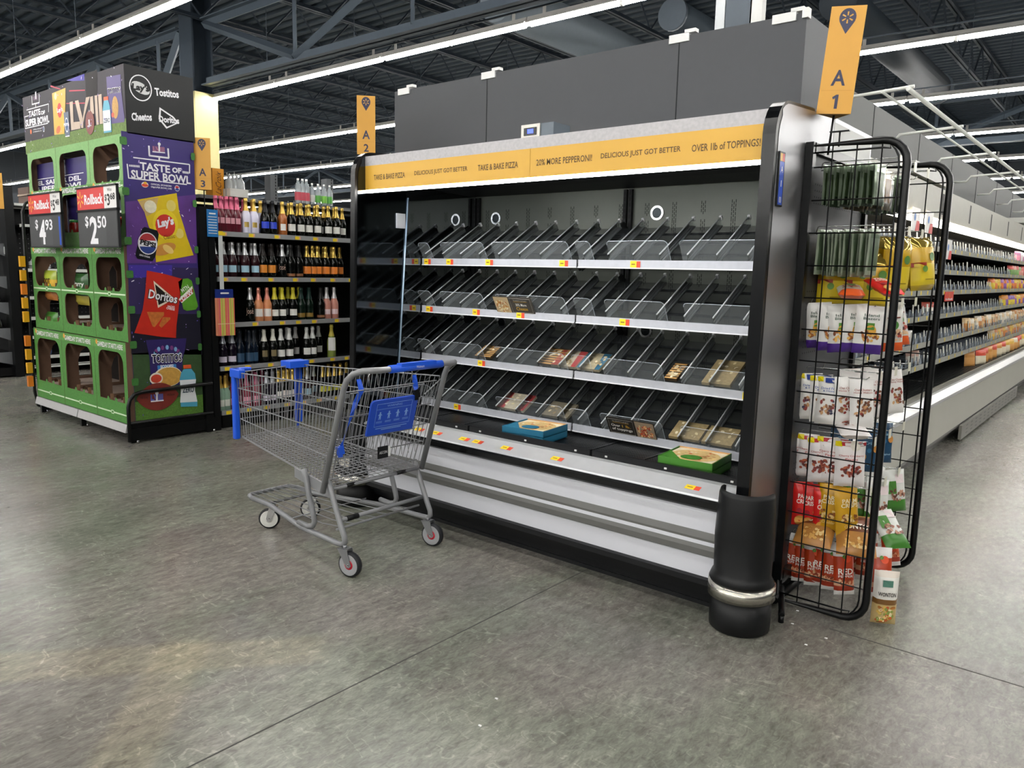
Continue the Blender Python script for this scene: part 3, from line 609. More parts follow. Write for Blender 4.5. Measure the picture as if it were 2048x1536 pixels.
for f_ in (.25, .62):
    a = L3(RTN, RTF, f_)+V(-.02, 0, -.01); mb.tube([a, a+V(-.0, 0, .05), a+V(-.0, .012, .068), a+V(0, .03, .074), a+V(0, .048, .066), a+V(0, .055, .04), a+V(0, .055, 0)], .003, CHROME, 6)
mb.obj('child_seat', t, 'folded wire child seat')
# rear hoop and handle
mb = MB(); H0 = [V(-2.955, 2.165, .385), V(-2.79, 2.165, .90), V(-2.765, 2.165, .945), V(-2.725, 2.17, .978), V(-2.67, 2.18, .996), V(-2.635, 2.20, 1.0), V(-2.62, 2.235, 1.0), V(-2.62, 2.36, 1.0)]
H1 = [V(-2.62, 2.36, 1.0), V(-2.62, 2.66, 1.0), V(-2.625, 2.70, 1.0), V(-2.64, 2.73, .998), V(-2.68, 2.75, .985), V(-2.72, 2.762, .96), V(-2.745, 2.768, .92), V(-2.91, 2.768, .40)]
mb.tube(H0+H1[1:], .0145, TUBEG, 10); mb.obj('handle_frame', t, 'grey tubular rear frame')
mb = MB(); mb.tube([V(-2.62, 2.29, 1.0), V(-2.62, 2.62, 1.0)], .0185, BLUE, 14); mb.box((-2.637, 2.35, 1.005), (-2.603, 2.57, 1.022), BLUE)
mb.text(F2((-2.599, 2.46, 1.0), (0, 1, 0), (0, 0, 1)), 'Walmart', 0, .002, .05, .011, WHITE, l=.0035); mb.text(F2((-2.62, 2.46, 1.0225), (0, 1, 0), (-1, 0, 0)), 'Walmart', 0, 0, .05, .012, WHITE, l=.0006)
mb.obj('handle_grip', t, 'blue plastic handle grip')
# blue instruction plaque on the gate
gp = F2(L3(RTN, RBN, 0), (RTF-RTN), (RTN-RBN)); ux, uy = (RTF-RTN).normalized(), (RTN-RBN).normalized()
nn = ux.cross(uy); nn = nn if nn.x > 0 else -nn; org = RTN+nn*.004
fn = lambda a, b, l: org+ux*a+uy*(b)+nn*l
mb = MB(); mb.poly(fn, [rrect(.15, -.27, .43, -.085, .022, 4, (0, 0, 1, 1))], M('1249bf', .35), th=.012, l=.008)
wl = M('8fb4ea', .5)
mb.tube([fn(.185, -.225, .009), fn(.395, -.225, .009), fn(.395, -.105, .009), fn(.185, -.105, .009)], .0009, wl, 4, closed=True); mb.text(fn, 'WARNING', .29, -.118, .09, .011, wl, l=.009); mb.poly(fn, [[(.185, -.134), (.395, -.134), (.395, -.1325), (.185, -.1325)]], wl, l=.009)
for k, a in enumerate((.21, .263, .316, .368)):
    mb.poly(fn, [ell(a, -.152, .005, .005, 8)], wl, l=.009); mb.poly(fn, [[(a-.006, -.188), (a-.002, -.188), (a, -.175), (a+.003, -.188), (a+.007, -.188), (a+.005, -.162), (a+.011, -.168), (a+.012, -.164), (a+.004, -.157), (a-.004, -.157), (a-.012, -.164), (a-.01, -.168), (a-.004, -.163)]], wl, l=.009)
    for q in (0, .006): mb.poly(fn, [[(a-.018, -.2-q), (a+.018, -.2-q), (a+.018, -.198-q), (a-.018, -.198-q)]], wl, l=.009)
for q, hw in ((0, .095), (.008, .06)): mb.poly(fn, [[(.29-hw, -.238-q), (.29+hw, -.238-q), (.29+hw, -.2345-q), (.29-hw, -.2345-q)]], wl, l=.009)
mb.obj('instruction_plaque', t, 'blue plaque with pale pictograms')
def strap(pts, label, buckle):
    mb = MB(); P = [Vector(p) for p in pts]; k = len(P); tw = [V(0, .013, 0)]*k
    vs = []
    for i, p in enumerate(P):
        a = .9*math.sin(i*1.1); d = V(.012*math.sin(a), .012*math.cos(a), 0); vs += [p-d, p+d]
    b = mb.add(vs)
    b2 = mb.add([Vector(v)+V(.0025, 0, 0) for v in vs])
    for i in range(k-1): mb.face((b+2*i, b+2*i+1, b+2*i+3, b+2*i+2), BLUE); mb.face((b2+2*i+1, b2+2*i, b2+2*i+2, b2+2*i+3), BLUE); mb.face((b+2*i, b+2*i+2, b2+2*i+2, b2+2*i), BLUE); mb.face((b+2*i+1, b2+2*i+1, b2+2*i+3, b+2*i+3), BLUE)
    o = mb.obj('seat_strap', t, label); mb = MB(); e = P[-1]; mb.box((e.x-.01, e.y-.016, e.z-.03), (e.x+.01, e.y+.016, e.z+.012), buckle, R=Matrix.Rotation(.2, 3, 'X')); mb.box((e.x-.006, e.y-.01, e.z-.042), (e.x+.006, e.y+.01, e.z-.03), buckle); mb.obj('buckle', o, 'plastic strap buckle')
strap([(-2.85, 2.30, .93), (-2.83, 2.30, .88), (-2.86, 2.29, .82), (-2.87, 2.275, .76), (-2.885, 2.26, .70), (-2.89, 2.24, .64), (-2.895, 2.225, .60)], 'long blue seat strap hanging inside', BLUE)
strap([(-2.79, 2.60, .93), (-2.785, 2.60, .90), (-2.785, 2.605, .87), (-2.785, 2.61, .845)], 'short blue seat strap', BLACK)
mb = MB(); mb.box((-2.875, 2.435, .515), (-2.87, 2.50, .575), BLACK); g3 = F2((-2.869, 2.435, .515), (0, 1, 0), (0, 0, 1)); mb.text(g3, 'ASCON', .032, .03, .05, .014, WHITE, l=.001); mb.box((-2.873, 2.50, .52), (-2.87, 2.515, .57), WHITE); mb.obj('maker_badge', t)
# blue corner guards
mb = MB(); mb.box((-3.895, 2.25, .485), (-3.862, 2.282, .84), BLUE); mb.box((-3.90, 2.245, .835), (-3.80, 2.285, .885), BLUE); mb.box((-3.895, 2.25, .86), (-3.86, 2.36, .885), BLUE); mb.obj('corner_guard', t, 'blue near front corner guard', bevel=.006)
mb = MB(); mb.box((-3.89, 2.655, .53), (-3.855, 2.69, .87), BLUE); mb.box((-3.895, 2.57, .865), (-3.80, 2.70, .905), BLUE); mb.box((-3.852, 2.64, .5), (-3.846, 2.66, .86), M('0f3da6', .4)); mb.obj('corner_guard', t, 'blue far front corner guard', bevel=.006)
# side plates under the basket
for n_, (rb, fb, dy) in enumerate(((RBN, FBN, -.006), (RBF, FBF, .006))):
    mb = MB(); a, b = L3(rb, fb, .0)+V(0, dy, 0), L3(rb, fb, .36)+V(0, dy, 0)
    mb.hexa([a+V(0, -.002, -.055), b+V(0, -.002, -.05), b+V(0, .002, -.05), a+V(0, .002, -.055)], [a+V(0, -.002, .004), b+V(0, -.002, .0), b+V(0, .002, .0), a+V(0, .002, .004)], TUBEG); mb.obj('side_plate', t)
mb = MB(); mb.tube([RBN+V(-.0, -.01, -.012), RBF+V(0, .01, -.012)], .009, TUBEG, 8); 
for f_ in (.22, .8): a = L3(RBN, RBF, f_)+V(0, 0, -.012); mb.tube([a-V(0, .03, 0), a+V(0, .03, 0)], .0105, BLACK, 8)
mb.obj('rear_crossbar', t)
# legs and lower frame
def leg(y, fy, s, who):
    mb = MB(); mb.tube([V(-2.955, y, .44), V(-2.935, y, .42), V(-2.90, y, .34), V(-2.85, y, .235), V(-2.825, y, .19), V(-2.822, y, .165), V(-2.84, y, .148), V(-2.88, y, .145), V(-3.2, y+.02*s, .145), V(-3.62, fy, .15), V(-3.80, fy, .152)], .0135, TUBEG, 10); mb.obj('rear_leg', t, who+' rear leg and lower rail')
    mb = MB(); yy = y+.012*s; mb.tube([V(-3.16, yy, .455), V(-3.14, yy, .42), V(-3.12, yy, .34), V(-3.085, yy, .24), V(-3.075, yy, .205), V(-3.09, yy, .178), V(-3.13, yy, .168), V(-3.21, yy, .172)], .0135, TUBEG, 10); mb.obj('front_leg', t, who+' front leg')
leg(2.19, 2.30, 1, 'near'); leg(2.75, 2.60, -1, 'far')
mb = MB(); mb.tube([V(-3.80, 2.30, .152), V(-3.845, 2.315, .153), V(-3.86, 2.34, .153), V(-3.86, 2.56, .153), V(-3.845, 2.59, .153), V(-3.80, 2.60, .152)], .0125, TUBEG, 8)
mb.tube([V(-2.875, 2.20, .255), V(-2.875, 2.74, .255)], .0115, TUBEG, 8); mb.tube([V(-2.90, 2.2, .205), V(-2.90, 2.74, .205)], .006, TUBEG, 6); mb.tube([V(-2.875, 2.24, .255), V(-2.875, 2.31, .255)], .0145, BLACK, 8); mb.obj('cross_tubes', t)
mb = MB()
for i in range(7): f_ = (i+.5)/7; mb.tube([V(-2.90, 2.22+.5*f_, .20), V(-3.1, 2.23+.48*f_, .175), V(-3.85, 2.31+.28*f_, .165)], .0028, WR, 5)
mb.tube([V(-3.30, 2.23, .165), V(-3.30, 2.71, .165)], .004, WR, 5); mb.box((-3.66, 2.29, .148), (-3.63, 2.61, .152), M('4a4b4d', .4)); mb.obj('lower_rack', t, 'wire lower rack')
def caster(x, y, r, hub, tire, name, rear):
    axx = Matrix.Rotation(PI/2, 3, 'X'); c = V(x, y, r); a = math.radians(14 if rear else 48); Rz = Matrix.Rotation(a, 3, 'Z')
    mb = MB(); mb.lathe([(r*.3, -.014), (r*.82, -.016), (r*.95, -.013), (r, -.006), (r, .006), (r*.95, .013), (r*.82, .016), (r*.3, .014)], c, [tire[1], tire[0], tire[0], tire[0], tire[0], tire[0], tire[1]], 28, axis=Rz@axx); o = mb.obj('wheel', t, name)
    mb = MB(); mb.lathe([(0, -.018), (r*.2, -.019), (r*.36, -.016), (r*.42, -.012), (r*.42, .012), (r*.36, .016), (r*.2, .019), (0, .018)], c, hub, 22, axis=Rz@axx); mb.obj('hub', o)
    mb = MB(); top = r*2+.012; hx = x-.03 if rear else x+.025; st = M('8c8d90', .3, .7) if rear else CHROME
    for s in (-1, 1):
        q = [(hx-.03, top), (hx+.028, top), (hx+.032, top-.03), (x+.018, r+.0), (x+.006, r-.013), (x-.008, r-.012), (x-.016, r+.002)] if rear else [(hx-.022, top), (hx+.02, top), (x+.014, r), (x+.006, r-.013), (x-.008, r-.012), (x-.016, r+.002)]
        mb.poly(lambda p_, q_, l_: c+Rz@V(p_-x, s*.020+l_, q_-c.z), [q], st, th=.003, l=.0015)
    mb.poly(lambda p_, q_, l_: c+Rz@V(p_-x, q_, top-c.z+l_), [[(hx-.022, -.0215), (hx+.024, -.0215), (hx+.024, .0215), (hx-.022, .0215)]], st, th=.003, l=.0015)
    mb.cyl(c+Rz@V(hx-x, 0, top-r), c+Rz@V(hx-x, 0, .152-r), .010, st, 10); mb.cyl(c+Rz@V(0, -.026, 0), c+Rz@V(0, .026, 0), .005, CHROME, 8); mb.obj('caster_fork', t)
blk = (M('222326', .5), M('9b9c9f', .5)); red = M('b3182e', .35)
caster(-2.79, 2.195, .0625, red, blk, 'grey wheel with red hub, near rear', True); caster(-2.805, 2.75, .0625, red, blk, 'grey wheel with red hub, far rear', True)
caster(-3.665, 2.325, .058, M('d9d8d2', .5), (M('1f1f21', .5), M('e0dfd8', .5)), 'black wheel with white hub, near front', False); caster(-3.655, 2.59, .058, M('d9d8d2', .5), (M('1f1f21', .5), M('e0dfd8', .5)), 'black wheel with white hub, far front', False)
# ------------------------------------------------------------ bags
def bag_mb(w_, h_, th, bands, front=None, seal=.012, seed=0, edge=None):
    """hanging bag: top centre at the origin, front faces +x, width along y; bands = [(from_top_fraction, material), ...]"""
    mb = MB(); nu, nv = 8, 10; r = random.Random(seed)
    def bul(a, b): # a -1..1, b 0..1 from top
        e = max(0., min(1, b/.12))*max(0., min(1, (1-b)/.08)); return th/2*e*math.sqrt(max(0, 1-abs(a)**2.6))*(1+.25*math.sin(b*PI))
    wr = [[(r.random()-.5)*.0035 for _ in range(nu+1)] for _ in range(nv+1)]
    def pt(s, a, b, l=0): return V(s*(bul(a, b)+l+(wr[min(nv, int(b*nv))][min(nu, int((a+1)/2*nu))] if abs(a) < .99 else 0)*0), a*w_/2*(1-.03*math.sin(b*PI)), -b*h_)
    for s in (1, -1):
        k = mb.add([pt(s, -1+2*i/nu, j/nv)+V(wr[j][i] if 0 < i < nu else 0, 0, 0) for j in range(nv+1) for i in range(nu+1)])
        for j in range(nv):
            bm = [m for q, m in bands if q <= (j+.5)/nv][-1]
            for i in range(nu):
                q = (k+j*(nu+1)+i, k+(j+1)*(nu+1)+i, k+(j+1)*(nu+1)+i+1, k+j*(nu+1)+i+1); mb.face(q if s > 0 else q[::-1], edge if edge and i in (0, nu-1) else bm, True)
    fr = lambda a, b, l=0: V(bul(max(-.999, min(.999, 2*a/w_)), min(1, max(0, -b/h_)))+l+.003, a, b)   # decal map: a across, b down (negative)
    if front: front(mb, fr, w_, h_, r)
    return mb
def nuts(cols, cy, ry, n=22, s=.008):
    def f(mb, fr, w_, h_, r):
        for q in range(n):
            a = (r.random()-.5)*w_*.62; b = -cy*h_+(r.random()-.5)*ry*h_; mb.poly(fr, [ell(a, b, s*(.7+.6*r.random()), s*.7, 7, r.random()*3)], M(r.choice(cols), .5), l=.0006+q*.00003)
    return f
def comb(*fs):
    def f(mb, fr, w_, h_, r):
        for g in fs: g(mb, fr, w_, h_, r)
    return f
def txt(s, cy, wf, h, col, bold=.01): return lambda mb, fr, w_, h_, r: mb.text(fr, s, 0, -cy*h_, w_*wf, h, M(col, .5), l=.0012, bold=bold)
def patch(x0, y0, x1, y1, col): return lambda mb, fr, w_, h_, r: mb.poly(fr, [[(w_*(x0+(x1-x0)*i/5-.5), -y1*h_) for i in range(6)]+[(w_*(x1-(x1-x0)*i/5-.5), -y0*h_) for i in range(6)]], M(col, .4), l=.0009)
def disc(x, y, rx, col, l=.001): return lambda mb, fr, w_, h_, r: mb.poly(fr, [ell((x-.5)*w_, -y*h_, rx, rx*1.05, 14)], M(col, .4), l=l)
fw, gs = M('e9e7e2', .35, 0, .05, 9, bump=.15), M('8d9a88', .2, .3)
NUT = ['7a4a2e', '5d3524', '96643f', '8a2f2a', 'c79a6b']
KIND = {
 'purple': (lambda i: bag_mb(.115, .20, .045, [(0, fw), (.78, M('4b2a84', .3, 0, .1, 9))], comb(txt('Island', .20, .5, .011, '2c4a3a'), txt('Blazers', .27, .55, .011, '2c4a3a'), patch(.35, .36, .62, .50, '4f8a2e'), disc(.5, .52, .022, 'd9a23c'), nuts(['b06a2e', '7d4526', 'e3b35c'], .64, .18, 20)), seed=i), 'purple bottomed pineapple nut mix bag'),
 'orange': (lambda i: bag_mb(.105, .20, .04, [(0, M('d7d6cf', .35)), (.84, M('d9591f', .3))], comb(patch(.2, .24, .75, .27, '8a5048'), disc(.5, .42, .018, '4b8a3a'), nuts(['5c2e2a', 'a6402f', 'd8b28a'], .62, .26, 26)), seed=i), 'pale orange bottomed nut bag'),
 'walnut': (lambda i: bag_mb(.10, .205, .04, [(0, M('ece9e4', .4, 0, .05, 9)), ], comb(patch(0, .0, .22, .10, 'e6d400'), patch(.3, .02, .9, .12, '283f8c'), txt('Dried Fruit', .24, .7, .010, '274f9e'), txt('& Honey', .30, .55, .010, '274f9e'), nuts(NUT+['2a2a48'], .62, .3, 24)), seed=i), 'white nut pouch, blue lettering'),
 'walnut2': (lambda i: bag_mb(.10, .205, .04, [(0, M('efece8', .4, 0, .05, 9)), ], comb(txt('Oat Clusters', .22, .7, .009, 'a5483a'), txt('Honey Walnuts', .28, .75, .009, 'a5483a'), nuts(NUT, .58, .34, 30)), seed=i), 'white walnut pouch, brown lettering'),
 'pecan': (lambda i: bag_mb(.125, .20, .045, [(0, M('ece6e4', .4, 0, .05, 9)), ], comb(patch(0, 0, .2, .10, 'e6d400'), patch(.2, .02, 1, .09, 'b8303a'), disc(.62, .09, .02, 'e9e4d6', .0015), txt('Cherry Cranberry', .30, .8, .010, 'b8403f'), txt('Pecans', .37, .4, .010, 'b8403f'), nuts(['7c2f2a', '95452f', '5c2a22', 'b5623f'], .62, .24, 34)), seed=i), 'white red-topped pecan pouch'),
 'red': (lambda i: bag_mb(.085, .20, .035, [(0, M('d5231f', .35, 0, .05, 9))], comb(txt('PARM', .30, .6, .020, 'f4ece0', .02), txt('CRISPS', .42, .72, .020, 'f4ece0', .02), disc(.75, .62, .014, 'd99a4a'), disc(.3, .64, .012, 'a5172a'), disc(.35, .86, .022, 'dda24c')), seed=i), 'red crisps pouch'),
 'yellow': (lambda i: bag_mb(.11, .215, .04, [(0, M('c9991a', .3, 0, .08, 9))], comb(txt('PARM', .24, .6, .018, 'f3e8c2', .02), txt('CRISPS', .33, .7, .018, 'f3e8c2', .02), nuts(['7a4a1e', 'a8642a', 'e3c684'], .58, .14, 20), txt('Cheddar', .76, .5, .012, 'f0d890')), seed=i), 'mustard yellow crisps pouch'),
 'green': (lambda i: bag_mb(.12, .20, .045, [(0, M('dfe0da', .3)), (.70, M('3f7a2b', .3))], comb(patch(.1, .25, .45, .55, '45802c'), patch(.45, .1, .8, .3, 'e7d8d8'), nuts(['8c5b4b', '5c3427', 'b98c74'], .58, .25, 22)), seed=i), 'white and leafy green bag'),
 'fire': (lambda i: bag_mb(.09, .215, .035, [(0, M('e2dfdc', .3)), (.16, M('b03a18', .3, 0, .08, 9)), (.66, M('d9a986', .4)), (.80, M('9c3520', .35)), (.88, M('ece9e4', .35))], comb(disc(.6, .24, .016, 'd94a20'), disc(.45, .20, .008, '3f8a2c'), txt('RED', .50, .7, .026, 'f6f0e6', .02), txt('PEPPER', .60, .7, .010, 'f6f0e6'), nuts(['b0522e', 'e3b58a', '8a3a20'], .72, .1, 16)), seed=i), 'orange red pepper snack bag'),
 'wonton': (lambda i: bag_mb(.16, .21, .05, [(0, M('c9a05a', .25, .2)), (.12, M('6e3a1c', .3)), (.55, M('b8813f', .3, 0, .2, 30))], comb(txt('WONTON', .38, .85, .03, 'f2ead8', .02), nuts(['d8a557', 'b07a35', 'e6c98a'], .75, .25, 40, .010)), seed=i), 'brown and gold wonton strips bag lying on its side'),
 'blue': (lambda i: bag_mb(.11, .19, .04, [(0, M('14405f', .3, 0, .05, 9))], comb(txt('Crisps', .28, .6, .018, '9cc4d9'), disc(.75, .40, .016, 'c98a3f'), disc(.2, .62, .02, 'c98a3f'), disc(.45, .45, .01, '2d6a92'), txt('Original', .78, .5, .01, 'a9c7d9')), seed=i), 'dark blue cracker crisps pouch'),
 'sachet': (lambda i: bag_mb(.10, .165, .006, [(0, M('aab7a4', .15, .4)), (.18, M('45573a', .25, .1)), (.82, M('31402e', .25, .1))], None, seed=i, edge=M('93a38c', .15, .5)), 'thin green foil herb sachet'),
 'brown': (lambda i: bag_mb(.10, .165, .006, [(0, M('b5b0a2', .15, .4)), (.22, M('6a5034', .25, .1)), (.85, M('4a4434', .25, .1))], None, seed=i, edge=M('a59a80', .15, .5)), 'thin brown foil herb sachet'),
 'seed': (lambda i: bag_mb(.10, .19, .007, [(0, M('6f7f68', .2, .2)), (.25, M('54664c', .3)), (.9, M('93a08a', .3))], None, seed=i, edge=M('aab5a0', .2, .3)), 'thin pale green foil herb sachet'),
 'gold': (lambda i: bag_mb(.15, .24, .07, [(0, M('a08a3c', .12, .6)), (.18, M('c9a21c', .22, .1, .15, 9)), (.5, M('d9c02a', .3, 0, .06, 9)), (.94, M('b59a2a', .2))], comb(patch(.0, .48, .35, .56, 'a3341d'), disc(.62, .38, .018, '4d7a2a'), disc(.3, .60, .014, '5d8a2c'), patch(.3, .79, .7, .805, '9a8414')), seed=i), 'shiny yellow topping bag'),
}
_proto = {}
def bag(kind, x, y, z, rz, label, group, tilt=0, roll=0):
    """instance of one bag kind (mesh shared)"""
    n = sum(1 for k in _proto if k[0] == kind); i = len(BAGS) % 3; key = (kind, i)
    if key not in _proto: _proto[key] = KIND[kind][0](i).obj('snack_bag').data; o = bpy.data.objects[-1] if False else None
    me = _proto[key]
    src = [q for q in COL.objects if q.data == me and 'label' not in q]
    o = src[0] if src else bpy.data.objects.new('snack_bag', me)
    if not src: COL.objects.link(o)
    o.name = {'sachet': 'herb_sachet', 'brown': 'herb_sachet', 'seed': 'herb_sachet'}.get(kind, 'snack_bag')
    o.location = (x, y, z); o.rotation_euler = (roll, tilt, rz); BAGS.append(o)
    return tag(o, label, 'sachet' if kind in ('sachet', 'brown', 'seed') else 'bag', group)
BAGS = []
# ------------------------------------------------------------ wire side rack at the right end of the cooler
RX0, RX1, RA, RB = -1.165, -.79, 3.29, 4.08
def wing(y, x0, x1, par, s=1, label=None, z1=1.985):
    r = .09; mb = MB(); pts = [V(x0, y, z1), V(x1-s*r, y, z1)]+[V(x1-s*r+s*r*math.sin(a), y, z1-r+r*math.cos(a)) for a in [PI/2*i/5 for i in range(1, 6)]]+[V(x1, y, .03+r)]+[V(x1-s*r+s*r*math.cos(a), y, .03+r-r*math.sin(a)) for a in [PI/2*i/5 for i in range(1, 6)]]+[V(x0, y, .03)]
    mb.tube(pts, .0155, WIREB, 10, closed=True); o = mb.obj('wing_frame', par, label)
    mb = MB(); mb.tube([p+V(-s*.028, .0, 0) if abs(p.x-x1) < .05 else p+V(0, 0, -.028 if p.z > 1 else .028) for p in pts], .004, WIREB, 5)
    n = 4
    for i in range(1, n): x = x0+(x1-x0)*i/n; mb.tube([V(x, y, .035), V(x, y, z1)], .0028, WIREB, 4)
    z = .17
    while z < z1-.05: mb.tube([V(x0, y+.003, z), V(x1, y+.003, z)], .0028, WIREB, 4); z += .133
    mb.obj('wire_grid', o); return o
rk = thing('wire_display_rack', 'tall black wire rack full of hanging snack bags at the right cooler end', 'display rack', (-1.0, 3.68, 0))
wing(RA, RX0, RX1, rk, 1, 'near black tubular wing'); wing(RB, RX0, RX1, rk, 1, 'far black tubular wing')
mb = MB(); mb.box((-1.174, RA-.02, .12), (-1.142, RA+.015, 2.0), BLACK); mb.box((-1.174, RB-.015, .12), (-1.142, RB+.02, 2.0), BLACK); mb.box((-1.174, RA, 1.96), (-1.142, RB, 2.0), BLACK); mb.box((-1.174, RA, .1), (-1.142, RB, .16), BLACK)
mb.obj('upright_frame', rk, 'black upright frame')
mb = MB(); mb.box((-1.172, RA+.015, .16), (-1.160, RB-.015, 1.96), M('303236', .55)); g = F2((-1.1595, 0, 0), (0, 1, 0), (0, 0, 1)); dk = M('08090a', .7)
for zb in (1.76, 1.31, 1.12, .90, .55, .22):
    for q in range(4):
        for i in range(28): a, b = RA+.03+i*.026, zb+q*.026; mb.poly(g, [[(a, b), (a+.007, b), (a+.007, b+.007), (a, b+.007)]], dk, l=.0004)
mb.obj('pegboard', rk, 'dark perforated backing board')
mb = MB(); mb.tube([V(-1.155, 3.24, .035), V(-1.155, 4.25, .035)], .018, BLACK, 8); mb.obj('foot', rk); mb = MB(); mb.tube([V(-1.17, 3.37, .05), V(-1.09, 3.16, .035), V(-1.075, 3.12, .03)], .013, BLACK, 8); mb.cyl((-1.075, 3.12, 0), (-1.075, 3.12, .03), .012, BLACK, 8); mb.obj('foot', rk, 'splayed foot with glide')
mb = MB(); mb.tube([V(-1.10, 3.45, 2.0), V(-1.10, 3.45, 2.06)], .004, BLACK, 5); mb.box((-1.14, 3.44, 2.06), (-1.06, 3.46, 2.064), BLACK); mb.obj('sign_holder', rk)
HW = M('b8bab8', .25, .8)
def hook(y, z, L_=.30, label=None):
    mb = MB(); mb.tube([V(-1.156, y, z-.02), V(-1.15, y, z), V(-1.142, y, z+.004), V(-1.156+L_, y, z+.004)], .0025, HW, 5); mb.tube([V(-1.156, y+.004, z-.028), V(-1.156+L_*.82, y+.004, z-.028), V(-1.156+L_*.86, y+.004, z-.018)], .0025, HW, 5); o = mb.obj('peg_hook', rk)
    mb = MB(); x = -1.156+L_; mb.box((x, y-.02, z-.028), (x+.002, y+.02, z+.012), M('d9d6c4', .4)); mb.obj('price_tag', o)
YA, YC2, YD = 3.42, 3.66, 3.90
for z in (1.93, 1.665, 1.36, 1.06, .78, .56, .32):
    for y in (YA, YC2, YD): hook(y, z, .31)
RXB = -1.156
def row(kind, y, z, xs, rzs, where, group, dz=0, tl=None):
    for i, x in enumerate(xs):
        d = KIND[kind][1]; pos = '%s from back' % ordn(i) if i < len(xs)-1 else 'frontmost'
        if len(xs) == 1: pos = 'single'
        rr_ = random.Random(i*7+int(z*100)); th_ = kind not in ('sachet', 'brown', 'seed')
        bag(kind, RXB+x, y+(i % 2)*.004, z+dz-.004*(i % 3), rzs[i % len(rzs)]+(rr_.random()-.5)*(.35 if th_ else .2), '%s, %s, %s' % (d, pos, where), group, tilt=(tl[i % len(tl)] if tl else 0)+(rr_.random()-.5)*.08, roll=(rr_.random()-.5)*(.16 if th_ else .04))
R = math.radians
row('sachet', YA, 1.92, [.035+.0145*i for i in range(15)], [R(-8), R(-4), R(-10)], 'top near hook', 'green herb sachets on the top hooks')
row('brown', YC2, 1.92, [.05+.02*i for i in range(9)], [R(-8), R(-3)], 'top middle hook', 'brown herb sachets on the top hooks')
row('sachet', YD, 1.92, [.05+.024*i for i in range(8)], [R(-8), R(-3)], 'top far hook', 'green herb sachets on the top far hook')
row('seed', YA, 1.655, [.035+.017*i for i in range(13)], [R(-8), R(-4)], 'second hook row', 'herb sachets on the second near hook')
row('gold', YC2, 1.635, [.08, .17, .27], [R(-50), R(-42), R(-38)], 'second hook row, middle', 'yellow bags on the middle hook', tl=[.05, -.05])
row('gold', YD, 1.65, [.09, .19, .30], [R(-48), R(-40), R(-30)], 'second hook row, far', 'yellow bags on the far hook', tl=[-.08, -.12])
for i, (x, y) in enumerate(((.06, YA+.02), (.13, YA+.06), (.2, YA+.1))): bag('gold', RXB+x, y+.09, 1.56, R(-55), 'yellow crispy topping bag under the herb sachets, %s from the left' % ORD[i], 'yellow bags under the herb sachets')
row('purple', YA, 1.345, [.03, .085, .13, .185, .25], [R(-62), R(-50), R(-58), R(-50), R(-52)], 'third near hook', 'pineapple nut mix bags', tl=[.15, .05, 0, .05, -.08])
row('orange', YC2, 1.345, [.10, .17, .27], [R(-50), R(-58), R(-45)], 'third middle hook', 'orange bottomed nut mix bags', tl=[0, -.06])
row('orange', YD, 1.345, [.22], [R(-40)], 'third far hook', None, tl=[-.2])
row('walnut', YA, 1.035, [.025, .07, .11], [R(-68), R(-60), R(-64)], 'fourth near hook', 'dried fruit nut pouches', tl=[.02, 0, -.08])
row('walnut2', YA, 1.035, [.175, .235], [R(-62), R(-66)], 'fourth near hook, right part', 'oat cluster pouches on the near hook', tl=[0, -.1])
row('walnut2', YC2, 1.045, [.12, .22], [R(-55), R(-55)], 'fourth middle hook', 'oat cluster pouches on the middle hook', tl=[0, -.08])
row('walnut2', YD, 1.035, [.14, .24], [R(-45), R(-45)], 'fourth far hook', 'oat cluster pouches on the far hook', tl=[-.05, -.12])
row('pecan', YA, .765, [.02, .055, .10, .14, .215], [R(-62), R(-66), R(-60), R(-66), R(-70)], 'fifth near hook', 'cherry pecan pouches', tl=[.22, .1, .02, 0, -.02])
row('blue', YC2, .775, [.11, .23], [R(-55), R(-55)], 'fifth middle hook', 'blue cracker pouches on the middle hook'); row('blue', YD, .775, [.22], [R(-45)], 'fifth far hook', None, tl=[-.1])
row('red', YA, .545, [.03, .065, .12], [R(-64), R(-70), R(-62)], 'sixth near hook', 'red crisp pouches', tl=[.02, 0, -.05])
row('yellow', YA, .555, [.16, .21], [R(-66), R(-50)], 'sixth near hook, right part', 'mustard crisp pouches on the near hook', tl=[0, -.06]); row('yellow', YC2, .545, [.07, .12], [R(-60), R(-50)], 'sixth middle hook', 'mustard crisp pouches on the middle hook')
row('green', YC2, .56, [.17, .22, .28], [R(-60), R(-55), R(-45)], 'sixth middle hook, front part', 'leafy green bags on the middle hook', tl=[0, -.05]); row('green', YD, .56, [.2, .28], [R(-50), R(-40)], 'sixth far hook', 'leafy green bags on the far hook', tl=[-.05, -.12])
row('fire', YA, .30, [.02, .05, .10, .145, .18, .22], [R(-66), R(-70), R(-62), R(-75), R(-70), R(-50)], 'bottom near hook', 'red pepper bags on the bottom hook', tl=[.05, .02, .0, .0, 0, -.1])
row('fire', YC2, .31, [.17, .22, .26], [R(-60), R(-55), R(-50)], 'bottom middle hook', 'red pepper bags on the bottom middle hook', tl=[-.1, -.16, -.2])
row('fire', YD, .31, [.2, .28], [R(-55), R(-45)], 'bottom far hook', 'red pepper bags on the bottom far hook', tl=[-.2, -.25])
